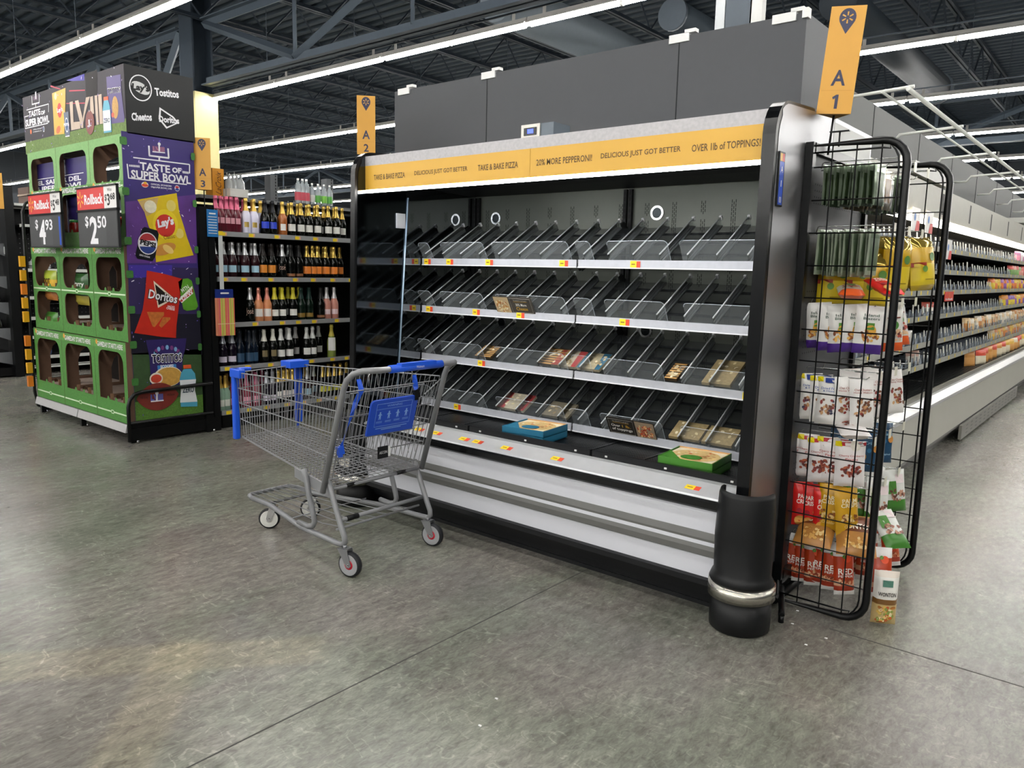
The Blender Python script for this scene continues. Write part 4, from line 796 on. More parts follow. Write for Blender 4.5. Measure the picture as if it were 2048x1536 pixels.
# bags lying across the hooks
for i, (kind, x, y, z, rx, ry, rz, lb) in enumerate((
 ('wonton', -1.06, 3.50, .40, 0, R(-58), R(-84), 'brown and gold wonton bag lying on the bottom hooks, left one'), ('wonton', -.92, 3.50, .415, 0, R(-52), R(-68), 'brown wonton bag lying tilted on the bottom hooks, right one'),
 ('green', -.86, 3.66, .42, 0, R(-50), R(-40), 'crumpled white and green bag lying on the bottom hooks beside the wonton bags'), ('pecan', -1.0, 3.52, .835, 0, R(-80), R(-60), 'white pouch lying flat across the fifth hook row'),
 ('orange', -1.03, 3.52, 1.41, 0, R(-82), R(-70), 'pale nut bag with orange end lying flat across the third hook row'), ('red', -.93, 3.5, 1.445, 0, R(-75), R(-50), 'small red pouch lying on top of the pale bag above the third hook row'))):
    bag(kind, x, y, z, rz, lb, None, tilt=ry)
# bag standing on the floor
KIND['stand'] = (lambda i: bag_mb(.10, .235, .05, [(0, M('e4d9cc', .3)), (.12, M('e9e6de', .35)), (.5, M('7a5426', .3)), (.58, M('cdb27a', .35, 0, .15, 30))], comb(patch(.3, .14, .7, .26, '4d7a6a'), txt('WONTON', .40, .7, .018, '3f3b36', .02), nuts(['d8b45a', 'a86a2c', '8a9a4a', 'f0e2b4', 'c85a2e'], .78, .3, 50, .009)), seed=i), 'x')
b_ = bag('stand', -.745, 3.40, .238, R(-62), 'cream and brown snack bag standing on the floor at the foot of the rack', None, tilt=0)
bag('fire', -.80, 3.50, .30, R(-60), 'clear ended orange bag drooping over the rack edge above the floor bag', None, tilt=-.25)
# ------------------------------------------------------------ triangular aisle signs
def aisle_sign(x, y, z0, a, n, rz, lean, label, pole_to, dx=0):
    s = thing('aisle_sign', label, 'sign', (x, y, z0), 'yellow aisle number signs' if False else None); YS = M('cf9836', .5, 0, .03); NB = M('1f2344', .5); r = .072; H_ = .42
    mb = MB(); pts = [V(r*1.15*math.sin(k*2*PI/3+PI/3), r*1.15*math.cos(k*2*PI/3+PI/3), 0) for k in range(3)]   # one facet faces -y
    pts = [V(-.067, -.035, 0), V(.067, -.035, 0), V(0, .08, 0)]
    k = mb.add([p for p in pts]+[p+V(0, 0, H_) for p in pts])
    for i in range(3): mb.face((k+i, k+(i+1) % 3, k+3+(i+1) % 3, k+3+i), YS)
    mb.face((k+2, k+1, k), YS); mb.face((k+3, k+4, k+5), YS)
    def face_art(fr):
        mb.poly(fr, [[(.032*math.sin(q), .375+.036*math.cos(q)) for q in [2.25-4.5*i/16 for i in range(17)]]+[(0, .312)]], NB, l=.0008)
        for i in range(6): q = i*PI/3; mb.poly(fr, [[(math.sin(q+da)*rr, .375+math.cos(q+da)*rr) for da, rr in ((.25, .008), (.13, .023), (-.13, .023), (-.25, .008))][::1]], YS, l=.0014)
        mb.text(fr, a, 0, .142, .055, .062, NB, l=.001, bold=.02); mb.text(fr, n, 0, .048, .036, .056, NB, l=.001, bold=.02) if n != '1' else mb.poly(fr, [[(-.002, .02), (.010, .02), (.010, .076), (.001, .076), (-.014, .066), (-.010, .057), (-.002, .062)]], NB, l=.001); mb.poly(fr, [[(-.06, .092), (.06, .092), (.06, .0932), (-.06, .0932)]], M('b87f20', .5), l=.0008)
    face_art(F2((0, -.035, 0), (1, 0, 0), (0, 0, 1))); face_art(F2((-.0335, .0225, 0), (.067, -.115, 0), (0, 0, 1))); face_art(F2((.0335, .0225, 0), (-.067, .115, 0), (0, 0, 1)))
    o = mb.obj('sign_body', s, local=True); mb = MB(); mb.tube([V(0, 0, pole_to), V(0, 0, .01)], .005, BLACK, 6); mb.obj('pole', s, local=True)
    s.rotation_euler = (0, lean, rz); return s
p = ony(1668, 226, 3.42); aisle_sign(p.x+.0, 3.42, p.z-.01, 'A', '1', R(14), R(4), 'yellow aisle sign A 1 leaning above the wire rack', -.16)
aisle_sign(-4.66, 3.85, 2.285, 'A', '2', R(50), 0, 'yellow aisle sign A 2 beyond the left end of the cooler', -2.285)
p = ony(408, 380, 3.43); aisle_sign(p.x, 3.43, p.z, 'A', '3', R(52), 0, 'yellow aisle sign A 3 on a thin pole at the wine shelf end', -.5)
aisle_sign(-10.85, 3.3, 2.06, 'A', '5', R(60), 0, 'small distant yellow aisle sign A 5 at the left edge', -.1)
# ------------------------------------------------------------ wine gondola, face towards +x
GX = -6.26; GY0, GY1 = 3.50, 5.9
wn = thing('wine_gondola', 'black shelving unit with five shelves of sparkling wine behind the snack display', 'shelving unit', (GX-.4, 4.6, 0))
mb = MB(); mb.box((GX-.02, 3.44, .0), (GX+.02, 3.50, 1.95), BLACK); mb.box((GX-.62, 3.44, 0), (GX-.58, 3.50, 2.3), BLACK); mb.box((GX-.6, 3.45, .0), (GX, 3.48, 1.93), M('141517', .5)); mb.obj('end_frame', wn, 'black end frame')
mb = MB(); mb.box((GX-.62, 3.5, .0), (GX-.60, 7.2, 2.0), M('0e0f11', .6)); mb.obj('back_panel', wn)
for y in (4.72, 5.94): pass
for y, z1 in ((4.43, 2.33), (5.1, 2.36)):
    mb = MB(); mb.box((GX-.60, y-.04, 1.9), (GX-.50, y+.04, z1), M('55585b', .5)); f_ = F2((GX-.4995, y, 0), (0, 1, 0), (0, 0, 1)); z = 1.92
    while z < z1-.02: mb.poly(f_, [[(.012, z), (.024, z), (.024, z+.018), (.012, z+.018)]], BLACK, l=.0004); z += .03
    mb.obj('grey_upright', wn, 'grey slotted upright')
SHZ = (1.715, 1.325, .925, .54, .145)
for i, z in enumerate(SHZ):
    d = .50 if i < 4 else .56; x1 = GX if i < 4 else GX+.0
    mb = MB(); mb.box((GX-.59, 3.51, z-.02), (x1-.012, 7.2, z+.012), M('1b1c1e', .5)); sh = mb.obj('shelf', wn)
    mb = MB(); mb.box((x1-.012, 3.52, z-.02), (x1+.004, 7.2, z+.022), M('9d9fa1', .35, .2)); mb.obj('price_channel', sh, 'grey price channel')
    f_ = F2((x1+.0045, 0, 0), (0, 1, 0), (0, 0, 1)); r2 = random.Random(i)
    y = 3.56
    while y < 5.2: mb = MB(); mb.poly(f_, [[(y, z-.016), (y+.045, z-.016), (y+.045, z+.014), (y, z+.014)]], YTAG, l=.001); mb.poly(f_, [[(y+.045, z-.014), (y+.06, z-.014), (y+.06, z+.014), (y+.045, z+.014)]], M('e8a98c', .5), l=.001); y += .17+r2.random()*.12; mb.obj('price_tag', sh)
mb = MB(); mb.box((GX-.62, 3.48, 2.02), (GX-.18, 7.2, 2.05), M('6e7072', .5)); mb.obj('top_shelf', wn, 'grey upper stock shelf')
mb = MB(); mb.box((GX-.08, 3.55, 0), (GX-.04, 7.2, .12), BLACK); mb.obj('kick_plate', wn)
# bottles
def bottle(glass, foil, label, lz=(.05, .12), lw=1.0, h=.315, slim=0, full=False):
    """root glass body with foil and label children, base at origin, label faces +x and slightly -y"""
    r = .044-slim; gm = M(*glass); mb = MB()
    mb.lathe([(0, .0), (r-.004, .0), (r, .006), (r, h*.46), (r*.93, h*.54), (r*.62, h*.64), (.018, h*.74), (.0145, h*.80), (.0145, h*.93)], (0, 0, 0), gm, 14); root = mb.obj('wine_bottle')
    fm = M(*foil); mb = MB(); f0 = h*.66
    mb.lathe([(r*.60+.0035, f0-.004), (.0215, h*.74), (.0172, h*.80), (.0165, h*.90), (.0195, h*.915), (.0195, h*.94), (.016, h*.955), (.018, h*.975), (.016, h*.995), (0, h)], (0, 0, 0), fm, 12); mb.obj('foil', root, local=True)
    if label:
        mb = MB(); a0, a1 = -1.25*lw, .55*lw; z0, z1 = lz; rr = r+.0012; k = 8
        mb.lathe([(rr, z0), (rr, z1)], (0, 0, 0), M(*label), k, a0, a1); b = mb.obj('label', root, local=True)
    return root
BK, DKG, ROSE, AMB = ('0b0d0b', .08, 0, 0), ('101e16', .08, 0, 0), ('5c1826', .08, 0, 0), ('a5602f', .1, 0, 0)
GOLD, SILV, PINK, RGOLD = ('d8b65a', .28, .7), ('c9cacb', .3, .7), ('c8607f', .3, .4), ('d68a78', .3, .5)
TYPES = {
 'pink': ((ROSE), PINK, ('d99aa6', .5), (.08, .13), .8, 'dark rose bottle with pink foil'),
 'white': ((('e2e0f2', .35, 0, 0)), GOLD, ('b59a4e', .3, .5), (.06, .105), .5, 'white coated bottle with gold foil'),
 'blue': (BK, ('14161c', .4), ('2b45c8', .4), (.06, .12), .9, 'black bottle with bright blue label'),
 'brown': (AMB, GOLD, ('e9e6df', .5), (.05, .11), .6, 'brown and white labelled bottle with gold foil'),
 'bwhite': (BK, GOLD, ('e5e3db', .5), (.05, .115), .9, 'black bottle, white label, gold foil'),
 'lblue': (('2a1418', .08), SILV, ('9fc4d6', .5), (.05, .11), .9, 'dark bottle, silver foil, light blue label'),
 'orange': (BK, ('1a1512', .4), ('e08a2a', .5), (.05, .12), .9, 'black bottle, orange label, dark foil'),
 'script': (BK, SILV, None, None, 1, 'black bottle, silver foil, script lettering'),
 'dark': (BK, ('1c1c1c', .4), ('8a5b3a', .4), (.02, .045), 1.1, 'black bottle with black foil'),
 'gorange': (BK, GOLD, ('e8832c', .5), (.045, .115), 1.1, 'black bottle, gold foil, orange label'),
 'rose': (('d88f62', .12), RGOLD, ('efe9e2', .5), (.05, .12), .9, 'rose wine bottle, copper foil, white label'),
 'ytop': (BK, ('d3c72e', .4), ('eeece4', .5), (.05, .11), .9, 'black bottle, yellow foil, white label'),
 'dgreen': (DKG, ('13302a', .4), ('8a6d2c', .4), (.03, .07), 1, 'dark green bottle with gold flecked label'),
 'srose': (('c98a7a', .12), ('d9d5d6', .3, .5), ('ecd3d6', .5), (.05, .1), .8, 'pale rose bottle with silver foil'),
 'purple': (('150f1c', .08), ('b9bcc4', .3, .6), ('d7cfe0', .5), (.04, .09), .9, 'dark bottle, pale purple label, silver foil'),
 'navy': (('0c1522', .08), ('141b26', .4), ('2c4a66', .4), (.03, .11), 1.1, 'navy bottle with blue label'),
 'diamond': (BK, ('e0ddd2', .4, .2), ('77694a', .4), (.06, .12), .6, 'black bottle, diamond gold label, cream foil'),
 'oval': (BK, ('e9e9e6', .4), ('f0efeb', .5), (.05, .115), .9, 'black bottle, white rounded label, white foil'),
 'wine': (('8a9a4a', .08), ('d3c24e', .4), ('ecebe6', .5), (.07, .20), 1, 'tall white wine bottle with yellow capsule'),
 'clear': (('8fb09a', .08), GOLD, ('dfe3d8', .5), (.04, .10), 1, 'pale green bottle with gold cap'),
 'pinkb': (('8a3a4a', .1), ('a84a6a', .4), ('e79ab0', .5), (.04, .1), .9, 'pink bottle with pink label'),
 'gyel': (BK, GOLD, ('d8d23a', .5), (.06, .115), .9, 'black bottle, gold foil, yellow label'),
 'gred': (BK, GOLD, ('e6dcd8', .5), (.05, .12), 1, 'black bottle, gold foil, white red-topped label'),
}
ROWS = [  # (shelf, v of bases, [(kind, u), ...])
 (0, [('pink', 437), ('pink', 447), ('pink', 458), ('pink', 467), ('pink', 478), ('white', 496), ('white', 512), ('blue', 534), ('blue', 549), ('brown', 568), ('bwhite', 586), ('bwhite', 604), ('bwhite', 620), ('bwhite', 637), ('bwhite', 658), ('bwhite', 674)]),
 (1, [('lblue', 431), ('lblue', 449), ('lblue', 467), ('lblue', 492), ('lblue', 512), ('orange', 528), ('orange', 545), ('script', 566), ('dark', 583), ('dark', 599), ('gorange', 615), ('gorange', 626), ('gorange', 636), ('gorange', 652), ('gorange', 668)]),
 (2, [('script', 500), ('rose', 517), ('rose', 534), ('ytop', 549), ('ytop', 564), ('ytop', 586), ('dgreen', 602), ('dgreen', 618), ('dark', 641), ('srose', 653), ('srose', 668)]),
 (3, [('purple', 442), ('purple', 461), ('navy', 477), ('navy', 496), ('navy', 505), ('diamond', 526), ('diamond', 544), ('oval', 560), ('oval', 577), ('oval', 612), ('oval', 624), ('wine', 662)]),
 (4, [('clear', 434), ('clear', 445), ('pinkb', 461), ('pinkb', 488), ('pinkb', 507), ('purple', 529), ('purple', 541), ('bwhite', 553), ('gred', 564), ('bwhite', 572), ('gred', 582), ('gred', 596), ('lblue', 612), ('gyel', 643), ('gyel', 655), ('gyel', 667), ('gyel', 679)]),
]
SHN = ('top', 'second', 'third', 'fourth', 'bottom'); protos = {}
def put(kind, x, y, z, label, group, rz=0):
    q = TYPES[kind]
    if kind not in protos:
        o = protos[kind] = bottle(q[0], q[1], q[2], q[3] or (.05, .1), q[4], h=.33 if kind == 'wine' else .315)
        if kind == 'script': 
            mb = MB(); fn = lambda a, b, l: V((.0455+l)*math.cos(a), (.0455+l)*math.sin(a), b); mb.text(fn, 'José', -.45, .095, 1.5, .07, M('c9a79a', .4), l=0, shear=.3); mb.obj('label', o, local=True)
    else: o = copy_tree(protos[kind])
    o.location = (x, y, z); o.rotation_euler = (0, 0, rz); return tag(o, label, 'wine bottle', group)
for si, items in ROWS:
    z = SHZ[si]+.0125
    for n_, (kind, u) in enumerate(items):
        y = onx(u, 600, GX-.075).y
        put(kind, GX-.075, y, z, '%s, %s from left, front row, %s shelf' % (TYPES[kind][5], ordn(n_), SHN[si]), 'sparkling wine on the %s shelf, front row' % SHN[si], -.2)
    n_ = 0
    for kind, u in items:   # second row, visible between the front ones
        y = onx(u+7, 590, GX-.17).y
        if si in (0, 1, 4) or kind in ('ytop', 'oval', 'purple', 'navy'):
            put(kind, GX-.18, y+.035, z, '%s, %s from left, second row, %s shelf' % (TYPES[kind][5], ordn(n_), SHN[si]), 'sparkling wine on the %s shelf, second row' % SHN[si], -.2); n_ += 1
# stock on top
ZT = 2.051
c = thing('drink_carton', 'yellow orange drink can carton with cursive lettering on top of the wine shelving', 'carton', (-6.5, 3.62, ZT))
p0, p1 = onx(424, 332, -6.5), onx(447, 332, -6.5); mb = MB(); mb.box((-6.62, p0.y, ZT), (-6.5, p1.y, ZT+.24), M('e39a1f', .45, 0, .2, 14)); f_ = F2((-6.4995, (p0.y+p1.y)/2, ZT), (0, 1, 0), (0, 0, 1)); mb.text(lambda a, b, l: f_.p(-b, a+.12, l), 'LaCroix', 0, 0, .19, .055, M('5a3212', .5), shear=.4); mb.obj('box', c)
def pet(x, y, z, h, body, cap, lab, label, group, first=[None]):
    mb = MB(); r = h*.135
    mb.lathe([(0, 0), (r*.9, 0), (r, h*.04), (r, h*.55), (r*.97, h*.66), (r*.6, h*.80), (r*.33, h*.88), (r*.33, h*.93)], (x, y, z), M(*body), 12); o = mb.obj('water_bottle'); tag(o, label, 'water bottle', group)
    mb = MB(); mb.lathe([(r*.38, h*.92), (r*.38, h), (0, h)], (x, y, z), M(cap, .4), 10); mb.obj('cap', o)
    if lab: mb = MB(); mb.lathe([(r*1.02, h*.12), (r*1.02, h*.45)], (x, y, z), M(lab, .4), 12); mb.obj('label', o)
for i, u in enumerate((596, 605, 613, 624, 636, 648, 659)):
    p = onx(u, 380, -6.45); pet(-6.45, p.y, ZT, (.235 if i < 3 else .205), ('c3cdd2', .12, 0, .05, 20, 0, .5), 'e8e8e6', 'c8505f' if i < 3 else ('c9d0c9', '5cab4a', '7cc24a', '5cab4a')[i-3], 'clear %s labelled water bottle, %s from the left on top of the wine shelving' % ('pink' if i < 3 else 'green', ORD[i]), 'water bottles on top of the wine shelving')
mb = MB(); a, b = onx(452, 380, -6.45).y, onx(488, 380, -6.45).y; mb.box((-6.58, a, ZT), (-6.38, b, ZT+.07), M('d9d9d4', .3)); o = mb.obj('bottle_pack'); tag(o, 'shrink wrapped pack of clear bottles on top of the wine shelving beside the carton', 'bottle pack')
for i in range(4):
    y = a+.03+i*(b-a-.06)/3; mb = MB(); mb.lathe([(.032, .0), (.033, .13), (.012, .17), (.012, .20), (0, .2)], (-6.45, y, ZT+.0), M('cfd4d6', .12, 0, .05, 20, 0, .5), 10); mb.obj('bottle', o)
# hanging clip strip with napkins, and blue card on the end post
cs_ = thing('clip_strip', 'white hanging clip strip at the left end of the wine shelving', 'clip strip', (GX+.02, 3.58, 1.3))
y = onx(442, 520, GX+.03).y; mb = MB(); mb.box((GX+.028, y-.018, 1.24), (GX+.03, y+.02, 1.72), M('c9cccb', .4)); mb.box((GX+.028, y-.02, 1.70), (GX+.034, y+.024, 1.735), YTAG); mb.obj('strip', cs_)
nk = thing('napkin_pack', 'striped party napkins in clear pack with blue header hanging from the clip strip', 'napkin pack', (GX+.05, y, 1.1))
mb = MB(); mb.box((GX+.035, y-.07, 1.165), (GX+.055, y+.09, 1.24), M('1c2f7a', .3)); mb.poly(F2((GX+.0555, y, 1.2), (0, 1, 0), (0, 0, 1)), [rrect(-.03, 0, .05, .014, .005)], WHITE); mb.obj('header_card', nk)
cols = ['d9705a', 'b9c95a', 'e0a05a', 'd95f6a', 'c8d070', 'e88a6a', 'a9bf55', 'd95a5a', 'e3b06a', 'b9c95a', 'cf5f72', 'e0a05a']
mb = MB(); mb.box((GX+.03, y-.07, .84), (GX+.07, y+.09, 1.165), M('d98a6a', .4)); f_ = F2((GX+.0705, y-.07, .84), (0, 1, 0), (0, 0, 1))
for i in range(24): mb.poly(f_, [[(i*.16/24, .0), ((i+1)*.16/24, .0), ((i+1)*.16/24, .325), (i*.16/24, .325)]], M(cols[(i*5) % 12], .35), l=.0006+(i % 2)*.0001)
mb.poly(f_, [[(0, .10), (.16, .10), (.16, .106), (0, .106)]], M('e6c9a0', .4), l=.0012); mb.obj('napkins', nk, 'striped paper napkins')
a, b = onx(416, 478, GX+.045), onx(436, 420, GX+.045); mb = MB(); mb.box((GX+.035, a.y, a.z+.02), (GX+.038, b.y, b.z), M('1f6fb0', .4)); f_ = F2((GX+.0385, a.y, a.z+.02), (0, 1, 0), (0, 0, 1)); W_, H_ = b.y-a.y, b.z-a.z-.02
for q in range(7): mb.poly(f_, [[(W_*.1, H_*(.12+.1*q)), (W_*.9, H_*(.12+.1*q)), (W_*.9, H_*(.145+.1*q)), (W_*.1, H_*(.145+.1*q))]], WHITE, l=.0006)
mb.poly(f_, [[(W_*.2, H_*.83), (W_*.8, H_*.83), (W_*.8, H_*.88), (W_*.2, H_*.88)]], WHITE, l=.0006); mb.tube([V(GX+.03, a.y+.02, b.z), V(GX, a.y-.01, b.z+.02)], .002, CHROME, 4); tag(mb.obj('info_card'), 'blue information card with white lines on the end post of the wine shelving', 'card')
# pallet cart of goods beyond the wine bay hides behind the second side rack
lr = thing('wire_display_rack', 'black wire display rack at the left end of the cooler, half hidden', 'display rack', (-3.95, 3.7, 0))
wing(3.36, -3.76, -4.18, lr, -1, 'near black tubular wing', z1=2.06); wing(4.1, -3.76, -4.18, lr, -1, 'far black tubular wing', z1=2.06)
mb = MB(); mb.box((-3.76, 3.34, .1), (-3.735, 4.12, 2.0), M('202224', .5)); mb.obj('pegboard', lr)
for i, (z, k_) in enumerate(((1.93, 'gold'), (1.72, 'orange'), (1.66, 'wonton'), (1.38, 'walnut2'), (1.14, 'walnut2'), (.86, 'pecan'), (.62, 'green'))):
    bag(k_, -4.0, 3.62, z, R(200), '%s bag from the top in the left wire rack' % ORD[i], 'bags hanging in the left wire rack')
# ------------------------------------------------------------ football snack display (end cap)
DX0, DX1, DY, DYB = -8.22, -6.26, 2.74, 3.34
DYT = {'top': 2.765, 'middle': 2.742, 'bottom': 2.718}
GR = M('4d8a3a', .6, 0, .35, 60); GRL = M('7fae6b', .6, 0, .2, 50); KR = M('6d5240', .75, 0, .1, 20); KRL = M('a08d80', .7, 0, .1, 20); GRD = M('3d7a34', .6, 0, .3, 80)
db = thing('display_base', 'black end cap base with grey price rails, round guard rail and black back frame', 'shelf base', (-7.2, 3.05, 0))
mb = MB(); mb.box((DX0, DY-.02, .10), (DX1+.01, 3.44, .15), BLACK); mb.box((DX1-.02, DY-.02, .02), (DX1+.02, 3.44, .12), BLACK); mb.obj('base_deck', db, 'black base deck')
for x0, x1 in ((DX0, (DX0+DX1)/2-.01), ((DX0+DX1)/2+.01, DX1-.02)):
    mb = MB(); mb.hexa([V(x0, DY-.05, .085), V(x1, DY-.05, .085), V(x1, DY-.02, .085), V(x0, DY-.02, .085)], [V(x0, DY-.035, .15), V(x1, DY-.035, .15), V(x1, DY-.02, .15), V(x0, DY-.02, .15)], M('b5b3b4', .45)); mb.obj('price_rail', db, 'grey price rail')
for x in (DX0+.05, (DX0+DX1)/2, DX1-.01):
    for y in (DY, 3.4): mb = MB(); mb.box((x-.02, y-.02, 0), (x+.02, y+.02, .10), BLACK); mb.cyl((x+.05, y+.02, 0), (x+.05, y+.02, .025), .01, CHROME, 8); mb.obj('foot', db)
mb = MB(); mb.tube([V(DX1+.032, DY-.04, .02), V(DX1+.032, DY-.04, .30), V(DX1+.032, DY-.025, .36), V(DX1+.032, DY+.01, .40), V(DX1+.032, DY+.07, .415), V(DX1+.032, 3.42, .43)], .016, BLACK, 8); mb.tube([V(DX1+.032, DY-.04, .17), V(DX1+.032, 3.42, .17)], .014, BLACK, 6); mb.obj('guard_rail', db, 'rounded black guard rail')
mb = MB(); mb.box((DX1-.03, 3.36, 0), (DX1+.03, 3.43, 1.93), BLACK); mb.box((DX0, 3.42, 0), (DX1, 3.435, 1.93), M('121315', .6)); mb.box((DX0, 3.36, 0), (DX0+.04, 3.43, 1.95), BLACK); mb.obj('back_frame', db, 'black back frame')
# cardboard tray modules: 3 columns x 3
CX = [DX0, ony(123, 600, DY).x, ony(188, 600, DY).x, DX1]
pos_n = ('left', 'middle', 'right')
MOD = [('top', 1.58, 2.435, [(1.70, 2.02, 0), (2.07, 2.37, 0)], 2.055), ('middle', .82, 1.58, [(.90, 1.17, 0), (1.22, 1.49, 0)], 1.54), ('bottom', .155, .82, [(.32, .73, 1)], .775)]
def z2(zz): return zz
for ci in range(3):
    x0, x1 = CX[ci]+.002, CX[ci+1]-.002; W = x1-x0
    for mn, z0, z1, ops, bz in MOD:
        DY = DYT[mn]
        m_ = thing('cardboard_display', 'green grass-print cardboard display tier, %s tier of the %s column' % (mn, pos_n[ci]), 'cardboard display', (x0+W/2, DY+.3, z0), 'green cardboard display tiers')
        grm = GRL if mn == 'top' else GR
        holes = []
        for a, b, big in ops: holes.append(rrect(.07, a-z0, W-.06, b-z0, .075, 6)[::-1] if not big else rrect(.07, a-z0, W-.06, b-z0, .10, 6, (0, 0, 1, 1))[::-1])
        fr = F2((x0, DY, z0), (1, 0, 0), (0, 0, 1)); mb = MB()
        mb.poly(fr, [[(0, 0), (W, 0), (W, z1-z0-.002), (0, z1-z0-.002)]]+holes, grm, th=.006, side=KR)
        lm = M('cfe3c2', .6)
        for z in ([z0+.06] if mn == 'bottom' else [ops[1][0]-.03]): mb.poly(fr, [[(.01, z-z0), (W-.01, z-z0-.0), (W-.01, z-z0+.012), (.01, z-z0+.012)]], lm, l=.001); mb.poly(fr, [rrect(W/2-.025, z-z0-.010, W/2+.025, z-z0+.022, .006)], lm, l=.0012); mb.poly(fr, [rrect(W/2-.018, z-z0-.003, W/2+.018, z-z0+.015, .004)], grm, l=.0016)
        for a, b, big in ops:
            for fx_ in (.35, .6): mb.poly(fr, [ell(W*fx_+.02, a-z0, .022, .028, 10)], grm, l=.0008)
        mb.poly(fr, [[(0, bz-z0-.028), (W, bz-z0-.028), (W, bz-z0+.03), (0, bz-z0+.03)]], M('5f9a48', .6, 0, .2, 60), l=.0009)
        mb.text(fr, 'GAMEDAY STARTS HERE', W/2+.01, bz-z0, W*.80, .042, WHITE, l=.002, bold=.025); mb.text(fr, 'GAMEDAY STARTS HERE', W/2+.013, bz-z0-.003, W*.80, .042, M('24402a', .5), l=.0014, bold=.03); mb.poly(fr, [ell(W*.10, bz-z0+.015, .02, .022, 10)], M('d99a3a', .5), l=.0025)
        mb.obj('front_panel', m_, 'green printed front with rounded openings')
        mb = MB()
        arch = []
        for a, b, big in ops: arch.append([(DY+.13+.36*q_[0], (a-.01 if not big else a)+(b-a)*.93*q_[1]) for q_ in ((0, 0), (1, 0), (1, .62), (.93, .82), (.75, .96), (.5, 1), (.25, .96), (.07, .82), (0, .62))][::-1])
        out = [(DY+.007, z0), (DYB, z0), (DYB, z1-.004), (DY+.007, z1-.004)]
        for sd, x in enumerate((x0+.005, x1)):
            if mn == 'top' and (ci, sd) in ((0, 1), (1, 0)): mb.box((x-.005, DY+.007, z0), (x, DY+.062, z1-.004), KR); continue
            mb.poly(lambda p_, q_, l_: V(x+l_, p_, q_), [out]+arch, KR, th=.005)
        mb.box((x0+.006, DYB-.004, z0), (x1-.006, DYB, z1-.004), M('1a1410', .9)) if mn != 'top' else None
        mb.obj('inner_walls', m_, 'brown cardboard inner walls')
        for a, b, big in ops:
            mb = MB(); mb.box((x0+.006, DY+.008, a-.035), (x1-.006, (DYB-.006) if mn != 'top' or ci == 2 else DY+.064, a-.03), KRL)
            if mn == 'top' and ci < 2: mb.obj('tray_floor', m_, 'pale cardboard tray floor'); continue
            for q in range(3): mb.lathe([(.05, 0), (.045, .03), (0, .04)], (x0+.14+.14*q, DY+.12+.1*(q % 2), a-.03), M('5e432f', .7), 10, 0, PI)
            for q in range(4): mb.box((x0+.15+.12*q, DY+.05+.12*(q % 2), a-.03), (x0+.156+.12*q, DY+.075+.12*(q % 2), a+.03), M('8d6c50', .7))
            mb.obj('tray_floor', m_, 'pale cardboard tray floor')
DY = 2.74
# board with spanish lettering standing behind the top openings
PUR = M('2e2366', .5, 0, .15, 6); WB = M('efeef2', .5)
BY = 2.835; bx0, bx1 = CX[0]+.012, CX[2]-.03; mb = MB(); mb.box((bx0, BY, 1.60), (bx1, BY+.008, 2.34), PUR); f_ = F2((0, BY-.0005, 0), (1, 0, 0), (0, 0, 1))
def bt(s_, u0, v0, u1, v1, h_): p, q = ony(u0, v0, BY), ony(u1, v1, BY); mb.text(f_, s_, (p.x+q.x)/2, (p.z+q.z)/2, q.x-p.x, h_, WB, bold=.03)
bt('EL SABOR DEL', 76, 357, 163, 366, .042); bt('SUPER BOWL', 69, 370, 168, 380, .050)
for v0 in (351, 384): p, q = ony(70, v0, BY), ony(168, v0+6, BY); z = (p.z+q.z)/2; mb.poly(f_, [[(p.x, z), (q.x, z), (q.x, z+.006), (p.x, z+.006)]], WB, l=.001)
tag(mb.obj('poster_board'), 'dark blue board lettered EL SABOR DEL SUPER BOWL behind the top openings', 'poster')
# bags and jars in the trays
def loose(x, y, z, mk, label, cat='bag', rz=R(-90)):
    o = mk.obj('snack_bag'); o.location = (x, y, z); o.rotation_euler = (0, 0, rz); tag(o, label, cat)
def pcol(ci, f_): return CX[ci]+(CX[ci+1]-CX[ci])*f_
loose(ony(103, 570, 2.85).x, 2.85, ony(103, 541, 2.85).z, bag_mb(.28, .28, .06, [(0, M('a8b83a', .3)), (.3, M('e3b62c', .35, 0, .1, 9)), (.75, M('b9763a', .4))], comb(txt('DOT', .35, .5, .05, '2f2417', .03), txt('DINNER', .58, .8, .045, '7a3a1c', .02)), seed=3), 'yellow snack bag inside the left middle opening')
loose(ony(165, 570, 2.85).x, 2.85, ony(165, 547, 2.85).z, bag_mb(.26, .28, .06, [(0, M('2d5a2a', .3)), (.7, M('a89a3a', .35))], comb(txt('Starry', .35, .8, .06, 'dfe3da', .02)), seed=4), 'dark green snack bag inside the middle opening of the centre column')
loose(ony(106, 650, 2.85).x, 2.85, ony(106, 624, 2.85).z, bag_mb(.28, .27, .06, [(0, M('3f7a2c', .3)), (.45, M('2a2150', .35))], comb(disc(.45, .7, .03, 'c9c4dc')), seed=5), 'green and purple snack bag inside the lower opening of the left column')
k = 0
for ci, f_ in ((1, .25), (1, .62), (2, .2), (2, .45), (2, .75)):
    x = pcol(ci, f_); j = thing('dip_jar', 'red dip jar, %s from left, behind the price signs' % ORD[k], 'jar', (x, DY+.09, 1.668), 'dip jars in the top tier'); k += 1
    mb = MB(); mb.lathe([(0, 0), (.045, 0), (.05, .01), (.05, .10), (.042, .12)], (x, DY+.09, 1.671), M('8a2018', .2), 14); mb.lathe([(.0508, .02), (.0508, .09)], (x, DY+.09, 1.671), M('a8301f', .4), 14, -2.4, -.6); mb.obj('glass', j)
    mb = MB(); mb.lathe([(.044, .118), (.046, .12), (.046, .14), (0, .141)], (x, DY+.09, 1.671), M('2d7a3a' if k < 3 else 'b8281f', .4), 14); mb.obj('lid', j)
